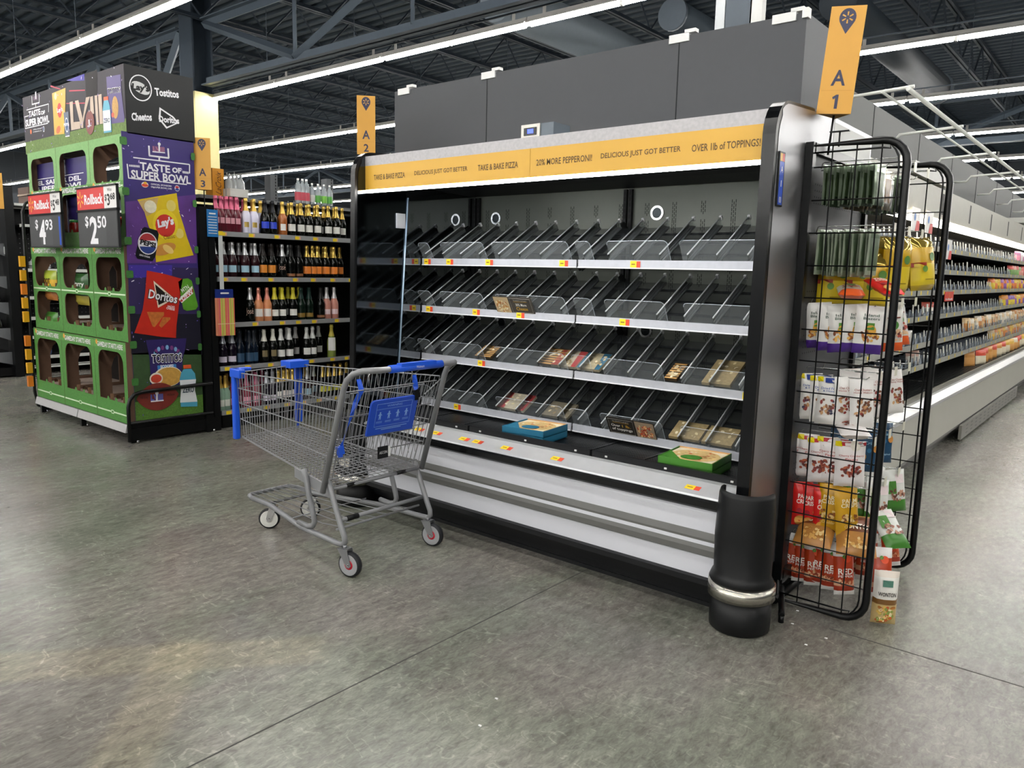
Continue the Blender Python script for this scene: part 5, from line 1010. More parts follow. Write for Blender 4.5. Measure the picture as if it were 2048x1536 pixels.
# header box on top
H0, H1 = 2.442, 2.955; HX0, HX1, HY0, HY1 = ony(45, 190, 2.81).x, -6.255, 2.81, 3.36
hb = thing('header_box', 'printed header box on top of the snack display, dark side with white snack logos', 'display header', (-7.2, 3.05, H0))
mb = MB(); DK = M('2c2530', .5, 0, .3, 3)
mb.box((HX0, HY0, H0), (HX1, HY1, H1), M('1f2021', .5)); mb.obj('box', hb)
W = HX1-HX0; H = H1-H0; f_ = F2((HX0, HY0-.003, H0), (1, 0, 0), (0, 0, 1)); mb = MB()
mb.poly(f_, [[(0, 0), (W, 0), (W, H), (0, H)]], DK, th=.002); mb.poly(f_, [[(0, -.0), (W, -.0), (W, .11), (0, .11)]], M('6d8a3f', .6, 0, .5, 70), l=.0008)
def P0(u, v): q = ony(u, v, HY0-.003); return (q.x-HX0, q.z-H0)
def polyp(mb, fr, PP, pts, m, l): 
    q = [PP(*p) for p in pts]; ar = sum(q[i][0]*q[(i+1) % len(q)][1]-q[(i+1) % len(q)][0]*q[i][1] for i in range(len(q))); mb.poly(fr, [q if ar > 0 else q[::-1]], m, l=l)
def textp(mb, fr, PP, s, u0, v0, u1, v1, h, m, l, bold=.02, shear=0, dh=0):
    a = PP(u0, v0); b = PP(u1, v1); d = math.hypot(b[0]-a[0], b[1]-a[1]); mb.text(fr, s, (a[0]+b[0])/2, (a[1]+b[1])/2, d, h, m, l=l, rot=math.atan2(b[1]-a[1], b[0]-a[0]), bold=bold, shear=shear)
z6 = lambda x, y: (40+x/8.53, 120+y/8.53)
def PH(x, y): return P0(*z6(x, y))
polyp(mb, f_, PH, [(790, 350), (1100, 235), (1100, 350), (900, 360)], M('3d2f9a', .5), .001)
REDL = M('b5304a', .5)
for l_ in ([(525, 430), (690, 490), (690, 505), (525, 460)], [(840, 515), (1110, 505), (1110, 525), (840, 540)], [(790, 735), (1110, 725), (1110, 745), (790, 750)]): polyp(mb, f_, PH, l_, REDL, .0012)
polyp(mb, f_, PH, [(1110, 230), (1320, 170), (1320, 590), (1130, 640)], M('1f1a1c', .6), .0011)
GOAL = WB
def goal(mb, fr, PP, c, m, l):   # goal posts: centre-line points
    for seg in c:
        a, b = PP(*seg[0]), PP(*seg[1]); dx, dy = b[0]-a[0], b[1]-a[1]; L_ = math.hypot(dx, dy); nx, ny = -dy/L_*seg[2], dx/L_*seg[2]; mb.poly(fr, [[(a[0]-nx, a[1]-ny), (b[0]-nx, b[1]-ny), (b[0]+nx, b[1]+ny), (a[0]+nx, a[1]+ny)][::1] if True else 0], m, l=l)
t_ = .0055
goal(mb, f_, PH, [((205, 620), (210, 760), t_), ((328, 580), (332, 725), t_), ((205, 760), (335, 725), t_), ((270, 745), (272, 805), t_), ((115, 855), (490, 750), t_*.7), ((490, 750), (490, 890), t_*.7), ((85, 970), (95, 1170), t_*.7), ((90, 1170), (480, 1080), t_*.7), ((85, 970), (155, 950), t_*.7)], WB, .0015)
textp(mb, f_, PH, 'TASTE', 150, 930, 350, 880, .055, WB, .0016, .04); textp(mb, f_, PH, 'OF', 358, 905, 430, 890, .035, WB, .0016, .04); textp(mb, f_, PH, 'SUPER BOWL', 100, 1085, 500, 1000, .065, WB, .0016, .04)
textp(mb, f_, PH, 'OFFICIAL SPONSORS', 228, 1190, 370, 1165, .010, WB, .0016, .01); textp(mb, f_, PH, 'OF SUPER BOWL LVIII', 228, 1230, 370, 1205, .010, WB, .0016, .01)
polyp(mb, f_, PH, [(225, 630), (300, 600), (300, 680), (230, 690)], M('5f3f5a', .5), .0016)
polyp(mb, f_, PH, [(260, 545), (280, 535), (285, 665), (262, 670)], M('c9c4cc', .5), .0018)
a = PH(190, 1225); mb.poly(f_, [ell(*a, .02, .022, 12)], M('d9672f', .5), l=.0018); a = PH(408, 1180); mb.poly(f_, [ell(*a, .02, .026, 12)], WB, l=.0018); mb.poly(f_, [ell(*a, .015, .02, 12)], M('27406f', .5), l=.002)
BAGY = M('d9aa20', .4, 0, .15, 14)
polyp(mb, f_, PH, [(550, 570), (780, 475), (780, 700), (760, 1260), (590, 1280), (570, 900)], BAGY, .002); a = PH(680, 860); mb.poly(f_, [ell(*a, .048, .062, 18)], M('c8342a', .5), l=.0025); textp(mb, f_, PH, "Lay's", 640, 875, 730, 845, .05, WB, .003, .03); a = PH(660, 1190); mb.poly(f_, [ell(*a, .05, .03, 12, .3)], M('c9642f', .5), l=.0025); a = PH(610, 620); mb.poly(f_, [ell(*a, .03, .03, 12, .3)], M('e6d6a0', .5), l=.0025)
polyp(mb, f_, PH, [(750, 900), (830, 880), (860, 1300), (780, 1315)], M('4f5a70', .4), .003); a = PH(805, 1110); mb.poly(f_, [ell(*a, .034, .062, 16)], WB, l=.0035); mb.poly(f_, [ell(a[0], a[1], .028, .052, 16)], M('31507f', .5), l=.0038); textp(mb, f_, PH, 'PEPSI', 757, 1110, 840, 1095, .025, WB, .0045, .03); polyp(mb, f_, PH, [(780, 1300), (850, 1285), (852, 1305), (782, 1315)], WB, .0035)
WOOD = M('cbb7a6', .6, 0, .2, 12)
for pts in ([(850, 720), (905, 705), (920, 1060), (1030, 1050), (1035, 1170), (880, 1200)], [(940, 700), (1000, 685), (1085, 1040), (1085, 1160), (1050, 1160)], [(1130, 640), (1195, 625), (1110, 940), (1085, 1080), (1075, 1000)], [(1200, 630), (1250, 615), (1270, 920), (1205, 915)], [(1275, 610), (1320, 600), (1350, 1100), (1310, 1110), (1295, 930)], [(1335, 595), (1395, 580), (1420, 1085), (1365, 1095)]): polyp(mb, f_, PH, pts, WOOD, .0022)
BALL = M('7d2f26', .45, 0, .2, 20); a = PH(1200, 1070); mb.poly(f_, [ell(*a, .085, .095, 22)], BALL, l=.004); textp(mb, f_, PH, 'I', 1180, 1085, 1200, 1080, .06, WB, .0045, .06); polyp(mb, f_, PH, [(1160, 1125), (1228, 1110), (1230, 1125), (1160, 1140)], WB, .0045)
polyp(mb, f_, PH, [(1475, 290), (1720, 245), (1735, 560), (1790, 1010), (1780, 1060), (1560, 1090), (1500, 700)], M('4b3a78', .45, 0, .15, 9), .002); textp(mb, f_, PH, 'TOSTITOS', 1500, 535, 1720, 505, .045, WB, .003, .05); textp(mb, f_, PH, 'TOSTITOS', 1503, 537, 1717, 507, .04, M('1d1a26', .5), .0034, .02)
a = PH(1630, 810); mb.poly(f_, [ell(*a, .055, .085, 18)], M('c99a4e', .5, 0, .3, 60), l=.003); a = PH(1590, 940); mb.poly(f_, [ell(*a, .025, .02, 12)], M('c8503a', .5), l=.0034)
def bottle_art(mb, fr, PP, pts_body, cap, lab, zero, l):
    polyp(mb, fr, PP, pts_body, M('4fa3bd', .4), l); polyp(mb, fr, PP, cap, M('dd5a2c', .5), l+.0004); polyp(mb, fr, PP, lab, M('e9ecee', .5), l+.0004); textp(mb, fr, PP, 'ZERO', *zero, M('2b3f52', .5), l+.0008, .03)
bottle_art(mb, f_, PH, [(1440, 690), (1510, 680), (1540, 780), (1550, 850), (1575, 1230), (1440, 1250), (1420, 860), (1430, 760)], [(1435, 635), (1515, 620), (1515, 685), (1438, 695)], [(1422, 870), (1548, 850), (1562, 1200), (1438, 1215)], (1440, 1040, 1545, 1025, .035), .0045)
r2 = random.Random(11); CONF = [M('b9a0d9', .5), M('8a6bc9', .5), M('e6e0ee', .5)]
for q in range(46): a, b = r2.random()*W, r2.random()*H; mb.poly(f_, [ell(a, b, .006+.010*r2.random(), .003+.002*r2.random(), 5, r2.random()*3)], r2.choice(CONF), l=.0056+q*.00001)
mb.obj('front_print', hb, 'colourful football snack picture')
# side logos
z1c = lambda x, y: (x/3.841, 100+y/3.841)
sf = F2((HX1+.001, HY0, H0), (0, 1, 0), (0, 0, 1)); SW = HY1-HY0; mb = MB()
def PS(x, y): q = onx(*z1c(x, y), HX1+.001); return (q.y-HY0, q.z-H0)
mb.poly(sf, [[(0, 0), (SW, 0), (SW, H), (0, H)]], M('232425', .5), l=0, th=.0)
a = PS(1080, 292); mb.poly(sf, [ell(*a, .088, .098, 26), ell(*a, .080, .090, 26)[::-1]], WB, l=.001); mb.poly(sf, [ell(*a, .074, .040, 20, -.35)], M('cfcfcf', .5), l=.0012); textp(mb, sf, PS, "Lay's", 1012, 285, 1148, 305, .065, M('1a1b1c', .5), .002, .05, .15)
textp(mb, sf, PS, 'Tostitos', 1188, 320, 1372, 342, .060, WB, .001, .035)
textp(mb, sf, PS, 'Cheetos', 1010, 512, 1165, 515, .060, WB, .001, .035, .1)
polyp(mb, sf, PS, [(1225, 440), (1330, 510), (1375, 560), (1278, 605), (1218, 530)], WB, .0008); polyp(mb, sf, PS, [(1236, 460), (1325, 520), (1355, 560), (1282, 590), (1232, 530)], M('1a1b1c', .5), .0012); textp(mb, sf, PS, 'Doritos', 1220, 528, 1375, 545, .050, WB, .002, .035)
mb.obj('side_print', hb, 'dark side with four outlined snack logos')
# side poster
z2c = lambda x, y: (240+x/4.955, 250+y/4.955); z3c = lambda x, y: (240+x/4.8, 530+y/4.8)
PX = DX1+.006; py0, py1, pz0, pz1 = 2.765, 3.345, .165, 2.452
pf = F2((PX, py0, pz0), (0, 1, 0), (0, 0, 1)); PW, PH_ = py1-py0, pz1-pz0
def QP(u, v): q = onx(u, v, PX); return (q.y-py0, q.z-pz0)
def Q2(x, y): return QP(*z2c(x, y))
def Q3(x, y): return QP(*z3c(x, y))
sp = thing('side_poster', 'tall purple football poster with chips and soda on the side of the snack display', 'poster', (PX, 3.05, pz0)); mb = MB()
GL = .0012
rnd = random.Random(2); edge = [(0, 0), (PW, 0), (PW, PH_), (0, PH_)]
mb.poly(pf, [edge], M('33256e', .5, 0, .15, 4), th=.005)
polyp(mb, pf, Q2, [(55, 760), (750, 690), (760, 1370), (70, 1370)], M('62358c', .5, 0, .35, 5), .0006); polyp(mb, pf, Q3, [(75, 10), (750, 30), (760, 480), (90, 475)], M('2c2052', .5, 0, .25, 5), .0006); polyp(mb, pf, Q3, [(85, 0), (500, 0), (500, 100), (80, 130)], M('3c2a96', .5), .0008)
polyp(mb, pf, Q3, [(95, 470), (760, 470), (790, 860), (110, 860)], M('1d1c2a', .5, 0, .2, 6), .0009); b0 = Q3(110, 850)[1]; mb.poly(pf, [[(0, 0), (PW, 0), (PW, b0), (0, b0)]], M('34502a', .6, 0, .25, 30), l=.0009); mb.poly(pf, [[(0, 0), (PW, 0), (PW, .17), (0, .17)]], M('5d8a34', .6, 0, .5, 90), l=.0012)
tt = .0065
goal(mb, pf, Q2, [((285, 205), (290, 305), tt), ((475, 232), (482, 328), tt), ((285, 303), (485, 328), tt), ((388, 318), (388, 352), tt), ((130, 322), (688, 392), tt*.7), ((688, 392), (688, 480), tt*.7), ((70, 385), (85, 528), tt*.7), ((82, 525), (662, 590), tt*.7)], WB, .0018)
for q in range(9): goal(mb, pf, Q2, [((92+q*12, 392+q), (94+q*12, 412+q*1.2), .003), ((620+q*7, 455+q), (622+q*7, 478+q), .0022)], WB, .0018)
textp(mb, pf, Q2, 'TASTE', 195, 405, 495, 440, .062, WB, .002, .03); textp(mb, pf, Q2, 'OF', 515, 445, 605, 455, .045, WB, .002, .05); textp(mb, pf, Q2, 'SUPER BOWL', 108, 485, 700, 548, .066, WB, .002, .03)
textp(mb, pf, Q2, 'OFFICIAL SPONSORS', 305, 585, 510, 607, .013, WB, .002, .02); textp(mb, pf, Q2, 'OF SUPER BOWL LVIII', 305, 612, 510, 634, .013, WB, .002, .02)
a = Q2(246, 592); mb.poly(pf, [ell(*a, .028, .022, 12)], M('e9e2d6', .5), l=.002); mb.poly(pf, [ell(a[0], a[1]-.004, .026, .013, 12)], M('d9482f', .5), l=.0022); mb.poly(pf, [ell(a[0]+.003, a[1]+.014, .014, .010, 10)], M('e9b52f', .5), l=.0024); a = Q2(565, 628); mb.poly(pf, [ell(*a, .021, .024, 14)], WB, l=.002); mb.poly(pf, [ell(a[0], a[1]-.009, .017, .011, 12)], M('2a4a9a', .5), l=.0022); mb.poly(pf, [ell(a[0], a[1]+.009, .016, .010, 12)], M('c8343a', .5), l=.0022)
polyp(mb, pf, Q2, [(320, 205), (440, 220), (442, 268), (320, 262)], M('6a3f6e', .5), .002); textp(mb, pf, Q2, 'LVIII', 325, 235, 440, 245, .035, M('a86a86', .5), .0023, .03); goal(mb, pf, Q2, [((320, 264), (445, 276), .004), ((386, 195), (388, 262), .006)], WB, .0026); a = Q2(387, 190); mb.poly(pf, [ell(*a, .012, .014, 10)], WB, l=.0028)
# yellow chip bag
YB_ = M('dfc01e', .4, 0, .15, 12); polyp(mb, pf, Q2, [(170, 740), (560, 675), (585, 860), (630, 1000), (665, 1120), (728, 1290), (355, 1360), (330, 1080), (285, 1010), (240, 860)], YB_, .0026)
polyp(mb, pf, Q2, [(180, 755), (380, 715), (350, 860), (265, 905), (215, 820)], M('cfae6a', .5, 0, .2, 30), .003); a = Q2(300, 810); mb.poly(pf, [ell(*a, .05, .05, 16)], M('e9e2c6', .5, 0, .2, 50), l=.0034)
for x, y, s_ in ((505, 800, .04), (590, 1075, .035)): a = Q2(x, y); mb.poly(pf, [ell(*a, s_, s_*1.15, 14)], M('e0cc6a', .5), l=.003)
a = Q2(450, 985); mb.poly(pf, [ell(*a, .105, .12, 24)], M('e9cf2a', .4), l=.0032); mb.poly(pf, [ell(a[0]-.002, a[1]-.01, .082, .09, 22)], M('c8332a', .4), l=.0036); textp(mb, pf, Q2, "Lay's", 372, 990, 530, 955, .085, WB, .0044, .05, .15); textp(mb, pf, Q2, 'Classic', 430, 1115, 540, 1098, .034, M('6a5a1a', .5), .0036, .01)
a = Q2(440, 1230); mb.poly(pf, [ell(*a, .10, .045, 20, .35)], M('c98a3a', .5, 0, .2, 14), l=.0036); mb.poly(pf, [ell(a[0]+.03, a[1], .05, .028, 16, -.6)], M('e3c270', .5), l=.004)
# dark soda can
polyp(mb, pf, Q2, [(215, 1030), (240, 1010), (365, 1045), (382, 1080), (350, 1300), (320, 1350), (170, 1325), (150, 1290), (185, 1130)], M('17181f', .35), .0046); a = Q2(272, 1175); mb.poly(pf, [ell(*a, .078, .088, 24)], WB, l=.005)
mb.poly(pf, [[(a[0]+.070*math.cos(q), a[1]+.08*math.sin(q)) for q in [PI*(.10+.8*i/10) for i in range(11)]]], M('a82f35', .4), l=.0054); mb.poly(pf, [[(a[0]+.070*math.cos(q), a[1]+.08*math.sin(q)) for q in [PI*(1.10+.8*i/10) for i in range(11)]]], M('2a3f8a', .4), l=.0054); textp(mb, pf, Q2, 'PEPSI', 198, 1155, 350, 1195, .042, M('14151c', .5), .006, .05); textp(mb, pf, Q2, 'ZERO SUGAR', 188, 1285, 295, 1312, .014, WB, .005, .02)
# red chip bag
polyp(mb, pf, Q3, [(255, 52), (420, 85), (600, 135), (578, 260), (560, 420), (540, 580), (535, 700), (400, 690), (135, 652), (170, 560), (215, 430), (240, 260)], M('c32a1c', .4, 0, .15, 10), .0046)
polyp(mb, pf, Q3, [(318, 150), (520, 322), (362, 412)], M('e8d8c0', .5), .005); polyp(mb, pf, Q3, [(332, 182), (495, 322), (368, 385)], M('1c1412', .5), .0054); textp(mb, pf, Q3, 'Doritos', 266, 276, 554, 331, .082, M('3a3030', .5), .006, .05); textp(mb, pf, Q3, 'Doritos', 274, 275, 546, 329, .072, WB, .0068, .02)
textp(mb, pf, Q3, 'NACHO', 455, 395, 522, 405, .018, WB, .0052, .02); textp(mb, pf, Q3, 'CHEESE', 442, 412, 522, 428, .018, WB, .0052, .02)
CH = M('c9702a', .6, 0, .35, 40); polyp(mb, pf, Q3, [(255, 450), (420, 452), (420, 480), (330, 597), (310, 590)], CH, .0052); polyp(mb, pf, Q3, [(410, 500), (480, 502), (480, 520), (395, 603), (372, 580)], CH, .0056)
# green soda can
polyp(mb, pf, Q3, [(555, 160), (590, 135), (650, 128), (685, 150), (748, 395), (725, 428), (640, 440), (605, 425)], M('5a9a2a', .4, 0, .25, 20), .0046); polyp(mb, pf, Q3, [(560, 330), (690, 200), (700, 270), (590, 365)], M('e6e6da', .5), .005); polyp(mb, pf, Q3, [(570, 345), (695, 225), (700, 262), (588, 355)], M('b8302f', .5), .0052); textp(mb, pf, Q3, 'MTN', 588, 250, 655, 205, .034, M('e9efe4', .5), .0056, .02); textp(mb, pf, Q3, 'DEW', 590, 325, 695, 250, .042, WB, .006, .02)
# purple chip bag
polyp(mb, pf, Q3, [(245, 720), (635, 703), (625, 790), (600, 900), (590, 1050), (565, 1150), (285, 1162), (290, 1050), (280, 880)], M('2f2460', .4, 0, .12, 9), .0046)
for q in range(9): an = PI*q/8; a = Q3(450+115*math.cos(an), 850-60*math.sin(an)); mb.poly(pf, [ell(*a, .014, .020, 8)], M('7a3a7a' if q % 2 else '7fb0d9', .5), l=.005)
textp(mb, pf, Q3, 'TOSTITOS', 298, 900, 594, 888, .080, WB, .0052, .07); textp(mb, pf, Q3, 'TOSTITOS', 305, 900, 588, 889, .068, M('15121c', .5), .0056, .02); polyp(mb, pf, Q3, [(355, 965), (535, 950), (540, 1000), (360, 1012)], M('3f86c9', .5), .005); textp(mb, pf, Q3, 'SCOOPS!', 385, 975, 510, 966, .026, WB, .0054, .03)
a = Q3(460, 1070); mb.poly(pf, [ell(*a, .12, .085, 22)], M('e9dfc6', .5), l=.0052); mb.poly(pf, [ell(a[0]+.005, a[1]-.002, .112, .078, 22)], M('d0a04a', .5, 0, .3, 40), l=.0056); a = Q3(345, 1090); mb.poly(pf, [ell(*a, .055, .05, 16)], M('e9dfd0', .5), l=.006); mb.poly(pf, [ell(*a, .045, .035, 16)], M('c8402a', .5, 0, .3, 30), l=.0064)
# football and sports bottle
a, b = Q3(155, 1290), Q3(560, 1235); cx_, cy_ = (a[0]+b[0])/2, (a[1]+b[1])/2; an = math.atan2(b[1]-a[1], b[0]-a[0]); L_ = math.hypot(b[0]-a[0], b[1]-a[1])/2
lens = [(L_*(-1+i/7), -.115*(1-(-1+i/7)**2)**.8) for i in range(15)]+[(L_*(1-i/7), .115*(1-(1-i/7)**2)**.8) for i in range(1, 14)]; mb.poly(pf, [[(cx_+x*math.cos(an)-y*math.sin(an), cy_+x*math.sin(an)+y*math.cos(an)) for x, y in lens]], BALL, l=.007)
textp(mb, pf, Q3, 'LVIII', 290, 1275, 410, 1265, .055, M('5a5fa8', .5), .0074, .06); goal(mb, pf, Q3, [((292, 1310), (415, 1298), .005), ((350, 1225), (350, 1300), .007)], WB, .0078); a = Q3(350, 1228); mb.poly(pf, [ell(*a, .014, .016, 10)], WB, l=.008); textp(mb, pf, Q3, 'THE DUKE', 190, 1275, 262, 1270, .018, M('3a1712', .5), .0074, .02); textp(mb, pf, Q3, 'Wilson', 445, 1245, 520, 1238, .022, M('3a1712', .5), .0074, .02, .2)
bottle_art(mb, pf, Q3, [(605, 1000), (680, 995), (715, 1040), (725, 1100), (715, 1200), (738, 1300), (738, 1355), (580, 1360), (575, 1290), (580, 1200), (568, 1100), (580, 1040)], [(603, 960), (675, 955), (680, 990), (605, 995)], [(568, 1105), (725, 1095), (715, 1200), (738, 1310), (572, 1320), (580, 1210)], (595, 1200, 705, 1192, .05), .0084)
for q in range(110):
    a, b = rnd.random()*PW, rnd.random()*PH_
    if b < b0 and q % 3: b += .9
    mb.poly(pf, [ell(a, b, .004+.012*rnd.random()**2, .0025+.003*rnd.random(), 5, rnd.random()*3)], rnd.choice(CONF+[M('5a4ab0', .5)]), l=.0012+q*.00001)
mb.obj('poster_print', sp)
for z in (2.38, 2.0, 1.62, 1.36, 1.08, .80, .5):   # green interlocking tabs along both edges
    mb = MB(); mb.poly(pf, [rrect(-.02, z-pz0-.03, .035, z-pz0+.03, .012)], GRD, th=.0, l=.009); mb.obj('locking_tab', sp, 'green cardboard tab')
    if z > .6: mb = MB(); mb.poly(pf, [rrect(PW-.03, z-pz0-.08, PW+.004, z-pz0-.02, .012)], GRD, l=.009); mb.obj('locking_tab', sp, 'green cardboard tab')
# price signs
def price_sign(u0, v0, u1, v1, was, a, b, label, blue):
    y = DY-.13; p0, p1 = ony(u0, v0, y), ony(u1, v1, y); x0, x1, z0, z1 = p0.x, p1.x, p1.z, p0.z; W, H = x1-x0, z1-z0
    s = thing('price_sign', label, 'price sign', ((x0+x1)/2, y, z0)); f_ = F2((x0, y, z0), (1, 0, 0), (0, 0, 1)); DG = M('3a3b3d', .5)
    mb = MB(); mb.box((x0, y+.001, z0), (x1, y+.02, z1), M('1c1d1f', .5)); mb.box((x0-.004, y-.006, z0+H*.60), (x1+.004, y+.02, z0+H*.635), BLACK); mb.box((x0, y-.006, z1-.006), (x1, y+.02, z1+.006), BLACK); mb.box(((x0+x1)/2-.04, y+.02, z0+.1), ((x0+x1)/2+.04, DY+.01, z0+.14), BLACK)
    mb.obj('holder', s, 'black sign holder')
    mb = MB(); mb.poly(f_, [[(.01, H*.635), (W*.70, H*.635), (W*.70, H*.985), (.01, H*.985)]], M('cf3030', .45)); mb.poly(f_, [[(W*.70, H*.635), (W-.005, H*.635), (W-.005, H*.985), (W*.70, H*.985)]], M('e8e6e4', .45)); sy = M('f0b13a', .5)
    for q in range(6): an = q*PI/3; cx, cy = W*.10, H*.81; mb.poly(f_, [[(cx+math.sin(an+d)*r_, cy+math.cos(an+d)*r_) for d, r_ in ((.3, .02), (.12, .062), (-.12, .062), (-.3, .02))]], sy, l=.001)
    mb.text(f_, 'Rollback', W*.44, H*.80, W*.47, H*.17, WB, l=.001, bold=.03); mb.text(f_, 'Was', W*.84, H*.93, W*.11, H*.05, BLACK, l=.001)
    mb.text(f_, '$', W*.745, H*.80, W*.05, H*.12, BLACK, l=.001, bold=.01); mb.text(f_, was[0], W*.81, H*.77, W*.065, H*.19, BLACK, l=.001, bold=.02); mb.text(f_, was[1:], W*.91, H*.82, W*.11, H*.11, BLACK, l=.001, bold=.02); mb.obj('rollback_strip', s, 'red and white rollback strip')
    mb = MB(); mb.poly(f_, [[(.01, .01), (W-.01, .01), (W-.01, H*.60), (.01, H*.60)]], DG); mb.poly(f_, [[(W*.35, .02), (W*.72, .02), (W*.72, H*.57), (W*.35, H*.57)]], M('454648', .5), l=.0006)
    mb.text(f_, '$', W*.24, H*.43, W*.09, H*.20, WB, l=.001, bold=.02); mb.text(f_, a, W*.41, H*.29, W*.20, H*.46, WB, l=.001, bold=.03); mb.text(f_, b, W*.62, H*.42, W*.22, H*.20, WB, l=.001, bold=.02)
    if blue: mb.poly(f_, [[(W*.92, .02), (W*.97, .02), (W*.97, H*.56), (W*.92, H*.56)]], M('1f4fb8', .4), l=.001)
    mb.obj('price_panel', s, 'dark panel with large white price')
    return s
price_sign(55, 391, 126, 495, '548', '4', '93', 'rollback price sign showing 4.93 dollars on the left of the snack display', True)
price_sign(152, 378, 238, 495, '368', '2', '50', 'rollback price sign showing 2.50 dollars on the right of the snack display', False)
# wire side rack on the left flank
fl = thing('wire_side_panel', 'curved black wire side panel with yellow packets on the left flank of the display', 'display rack', (-8.2, 2.9, 0))
mb = MB(); x = -8.245; mb.tube([V(x, 3.3, 0.014), V(x, 2.80, .014), V(x, 2.72, .06), V(x, 2.70, .2), V(x, 2.70, 1.9), V(x, 2.73, 1.98), V(x, 2.80, 2.02), V(x, 3.3, 2.02)], .014, BLACK, 8)
z = .2
while z < 1.95: mb.tube([V(x, 2.68, z), V(x, 3.3, z)], .003, BLACK, 4); z += .12
mb.obj('frame', fl)
for i in range(9): z = .25+i*.13+(.1 if i > 3 else 0); mb = MB(); mb.box((-8.262, 2.645, z), (-8.222, 2.69, z+.10), M('dfa41f' if i % 3 else 'd87a1f', .4)); tag(mb.obj('snack_packet'), 'small yellow packet, %s from the floor, left edge of snack display' % ORD[i], 'packet', 'yellow packets on the side panel')
# ------------------------------------------------------------ far left gondola with cakes
lg = thing('bakery_gondola', 'black bakery end cap shelving at the left edge of the view', 'shelving unit', (-11.8, 3.3, 0))
mb = MB(); mb.box((-11.05, 3.36, 0), (-10.85, 3.46, 2.35), BLACK); mb.box((-12.9, 3.40, 0), (-11.05, 3.46, 2.1), M('121315', .6)); mb.box((-12.9, 2.86, .02), (-10.9, 3.4, .12), BLACK); mb.obj('end_frame', lg, 'black end frame')
for i, z in enumerate((1.62, 1.22, .90, .58, .28)):
    d = .35 if i < 4 else .5; mb = MB(); mb.box((-12.9, 3.4-d, z), (-10.95, 3.4, z+.025), BLACKM); mb.hexa([V(-10.96, 3.4-d, z-.0), V(-10.945, 3.4-d, z), V(-10.945, 3.4, z-.14), V(-10.96, 3.4, z-.14)], [V(-10.96, 3.4-d, z+.03), V(-10.945, 3.4-d, z+.03), V(-10.945, 3.4, z+.03), V(-10.96, 3.4, z+.03)], M('6a6d70', .5)); mb.obj('shelf', lg, 'shelf with grey end bracket')
def cake(x, y, z, col, label):
    c = thing('boxed_cake', label, 'cake', (x, y, z), 'boxed cakes on the bakery shelves')
    mb = MB(); mb.lathe([(0, .006), (.11, .006), (.112, .07), (.10, .085), (0, .088)], (x, y, z), M(col, .6, 0, .2, 30), 18)
    for q in range(8): mb.lathe([(.016, .08), (.010, .098), (0, .104)], (x+.085*math.cos(q*.785), y+.085*math.sin(q*.785), z), M('efe9df', .5), 8)
    mb.obj('cake', c); mb = MB(); mb.lathe([(.135, 0), (.135, .008), (0, .008)], (x, y, z), M('15151a', .3), 18); mb.obj('tray', c); mb = MB(); mb.lathe([(.13, .01), (.125, .11), (.115, .125), (0, .127)], (x, y, z), CLEAR_BAG, 18); mb.obj('dome_lid', c)
k = 0
for z in (.925, .605):
    for x in (-11.1, -11.42, -11.74, -12.06): cake(x, 3.19, z, ('efe7da', 'd9c4a4', '5a3420', 'f0ece4')[k % 4], 'domed cake in clear lid, %s of eight counted from top right' % ORD[k]); k += 1
for i in range(5): bag('gold', -11.1-.16*i, 3.0, .42, R(-80), '%s golden snack bag from the right on the lowest bakery shelf' % ORD[i], 'golden bags on the lowest bakery shelf')
mb = MB(); mb.box((-11.02, 3.352, 1.52), (-10.93, 3.359, 1.61), M('d9dcda', .5)); mb.box((-11.0, 3.35, 1.54), (-10.95, 3.353, 1.59), M('39483f', .5)); tag(mb.obj('shelf_label'), 'small square white label on the black post of the bakery shelving', 'label')
# gondola behind it, pegboard face towards the snack display
pg_ = thing('pegboard_gondola', 'black pegboard shelving with white price rails between bakery shelves and snack display', 'shelving unit', (-11.0, 5, 0))
mb = MB(); mb.box((-11.4, 3.5, 0), (-11.3, 9, 2.1), M('131416', .6)); pf_ = F2((-11.2995, 3.5, 0), (0, 1, 0), (0, 0, 1))
for i in range(22):
    for j in range(26): mb.poly(pf_, [[(.04+i*.05, .4+j*.06), (.052+i*.05, .4+j*.06), (.052+i*.05, .412+j*.06), (.04+i*.05, .412+j*.06)]], M('5a5d60', .6), l=.0005)
mb.obj('pegboard', pg_)
for z in (1.88, 1.33, .98, .72, .48, .22, .10):
    mb = MB(); mb.box((-11.3, 3.55, z-.01), (-10.98, 9, z+.01), BLACKM); mb.box((-10.98, 3.55, z-.02), (-10.965, 9, z+.02), M('c9cbc6', .45)); mb.obj('shelf', pg_, 'shelf with pale price rail')
mb = MB(); mb.box((-11.7, 3.5, 2.12), (-10.95, 9, 2.15), M('d9dbd6', .5)); mb.obj('top_shelf', pg_, 'white top shelf')
k = 0
for (z, y, col, h_) in ((.99, 3.75, 'a8202f', .2), (.99, 3.9, '8a1a26', .2), (.49, 3.8, '2f6f7a', .14), (1.34, 3.7, 'd9dcda', .12), (1.34, 3.85, 'd0d4d4', .12), (.23, 3.8, '3a5a8a', .15), (1.89, 3.8, '2a3a6a', .1)):
    mb = MB(); mb.lathe([(0, 0), (.045, 0), (.05, .02), (.05, h_*.7), (.02, h_*.85), (.02, h_), (0, h_)], (-11.05, y, z+.0105-.0), M(col, .3), 12); tag(mb.obj('grocery_bottle'), 'small grocery bottle on the pegboard shelving, %s in all' % ORD[k], 'bottle', 'small bottles on the pegboard shelving'); k += 1
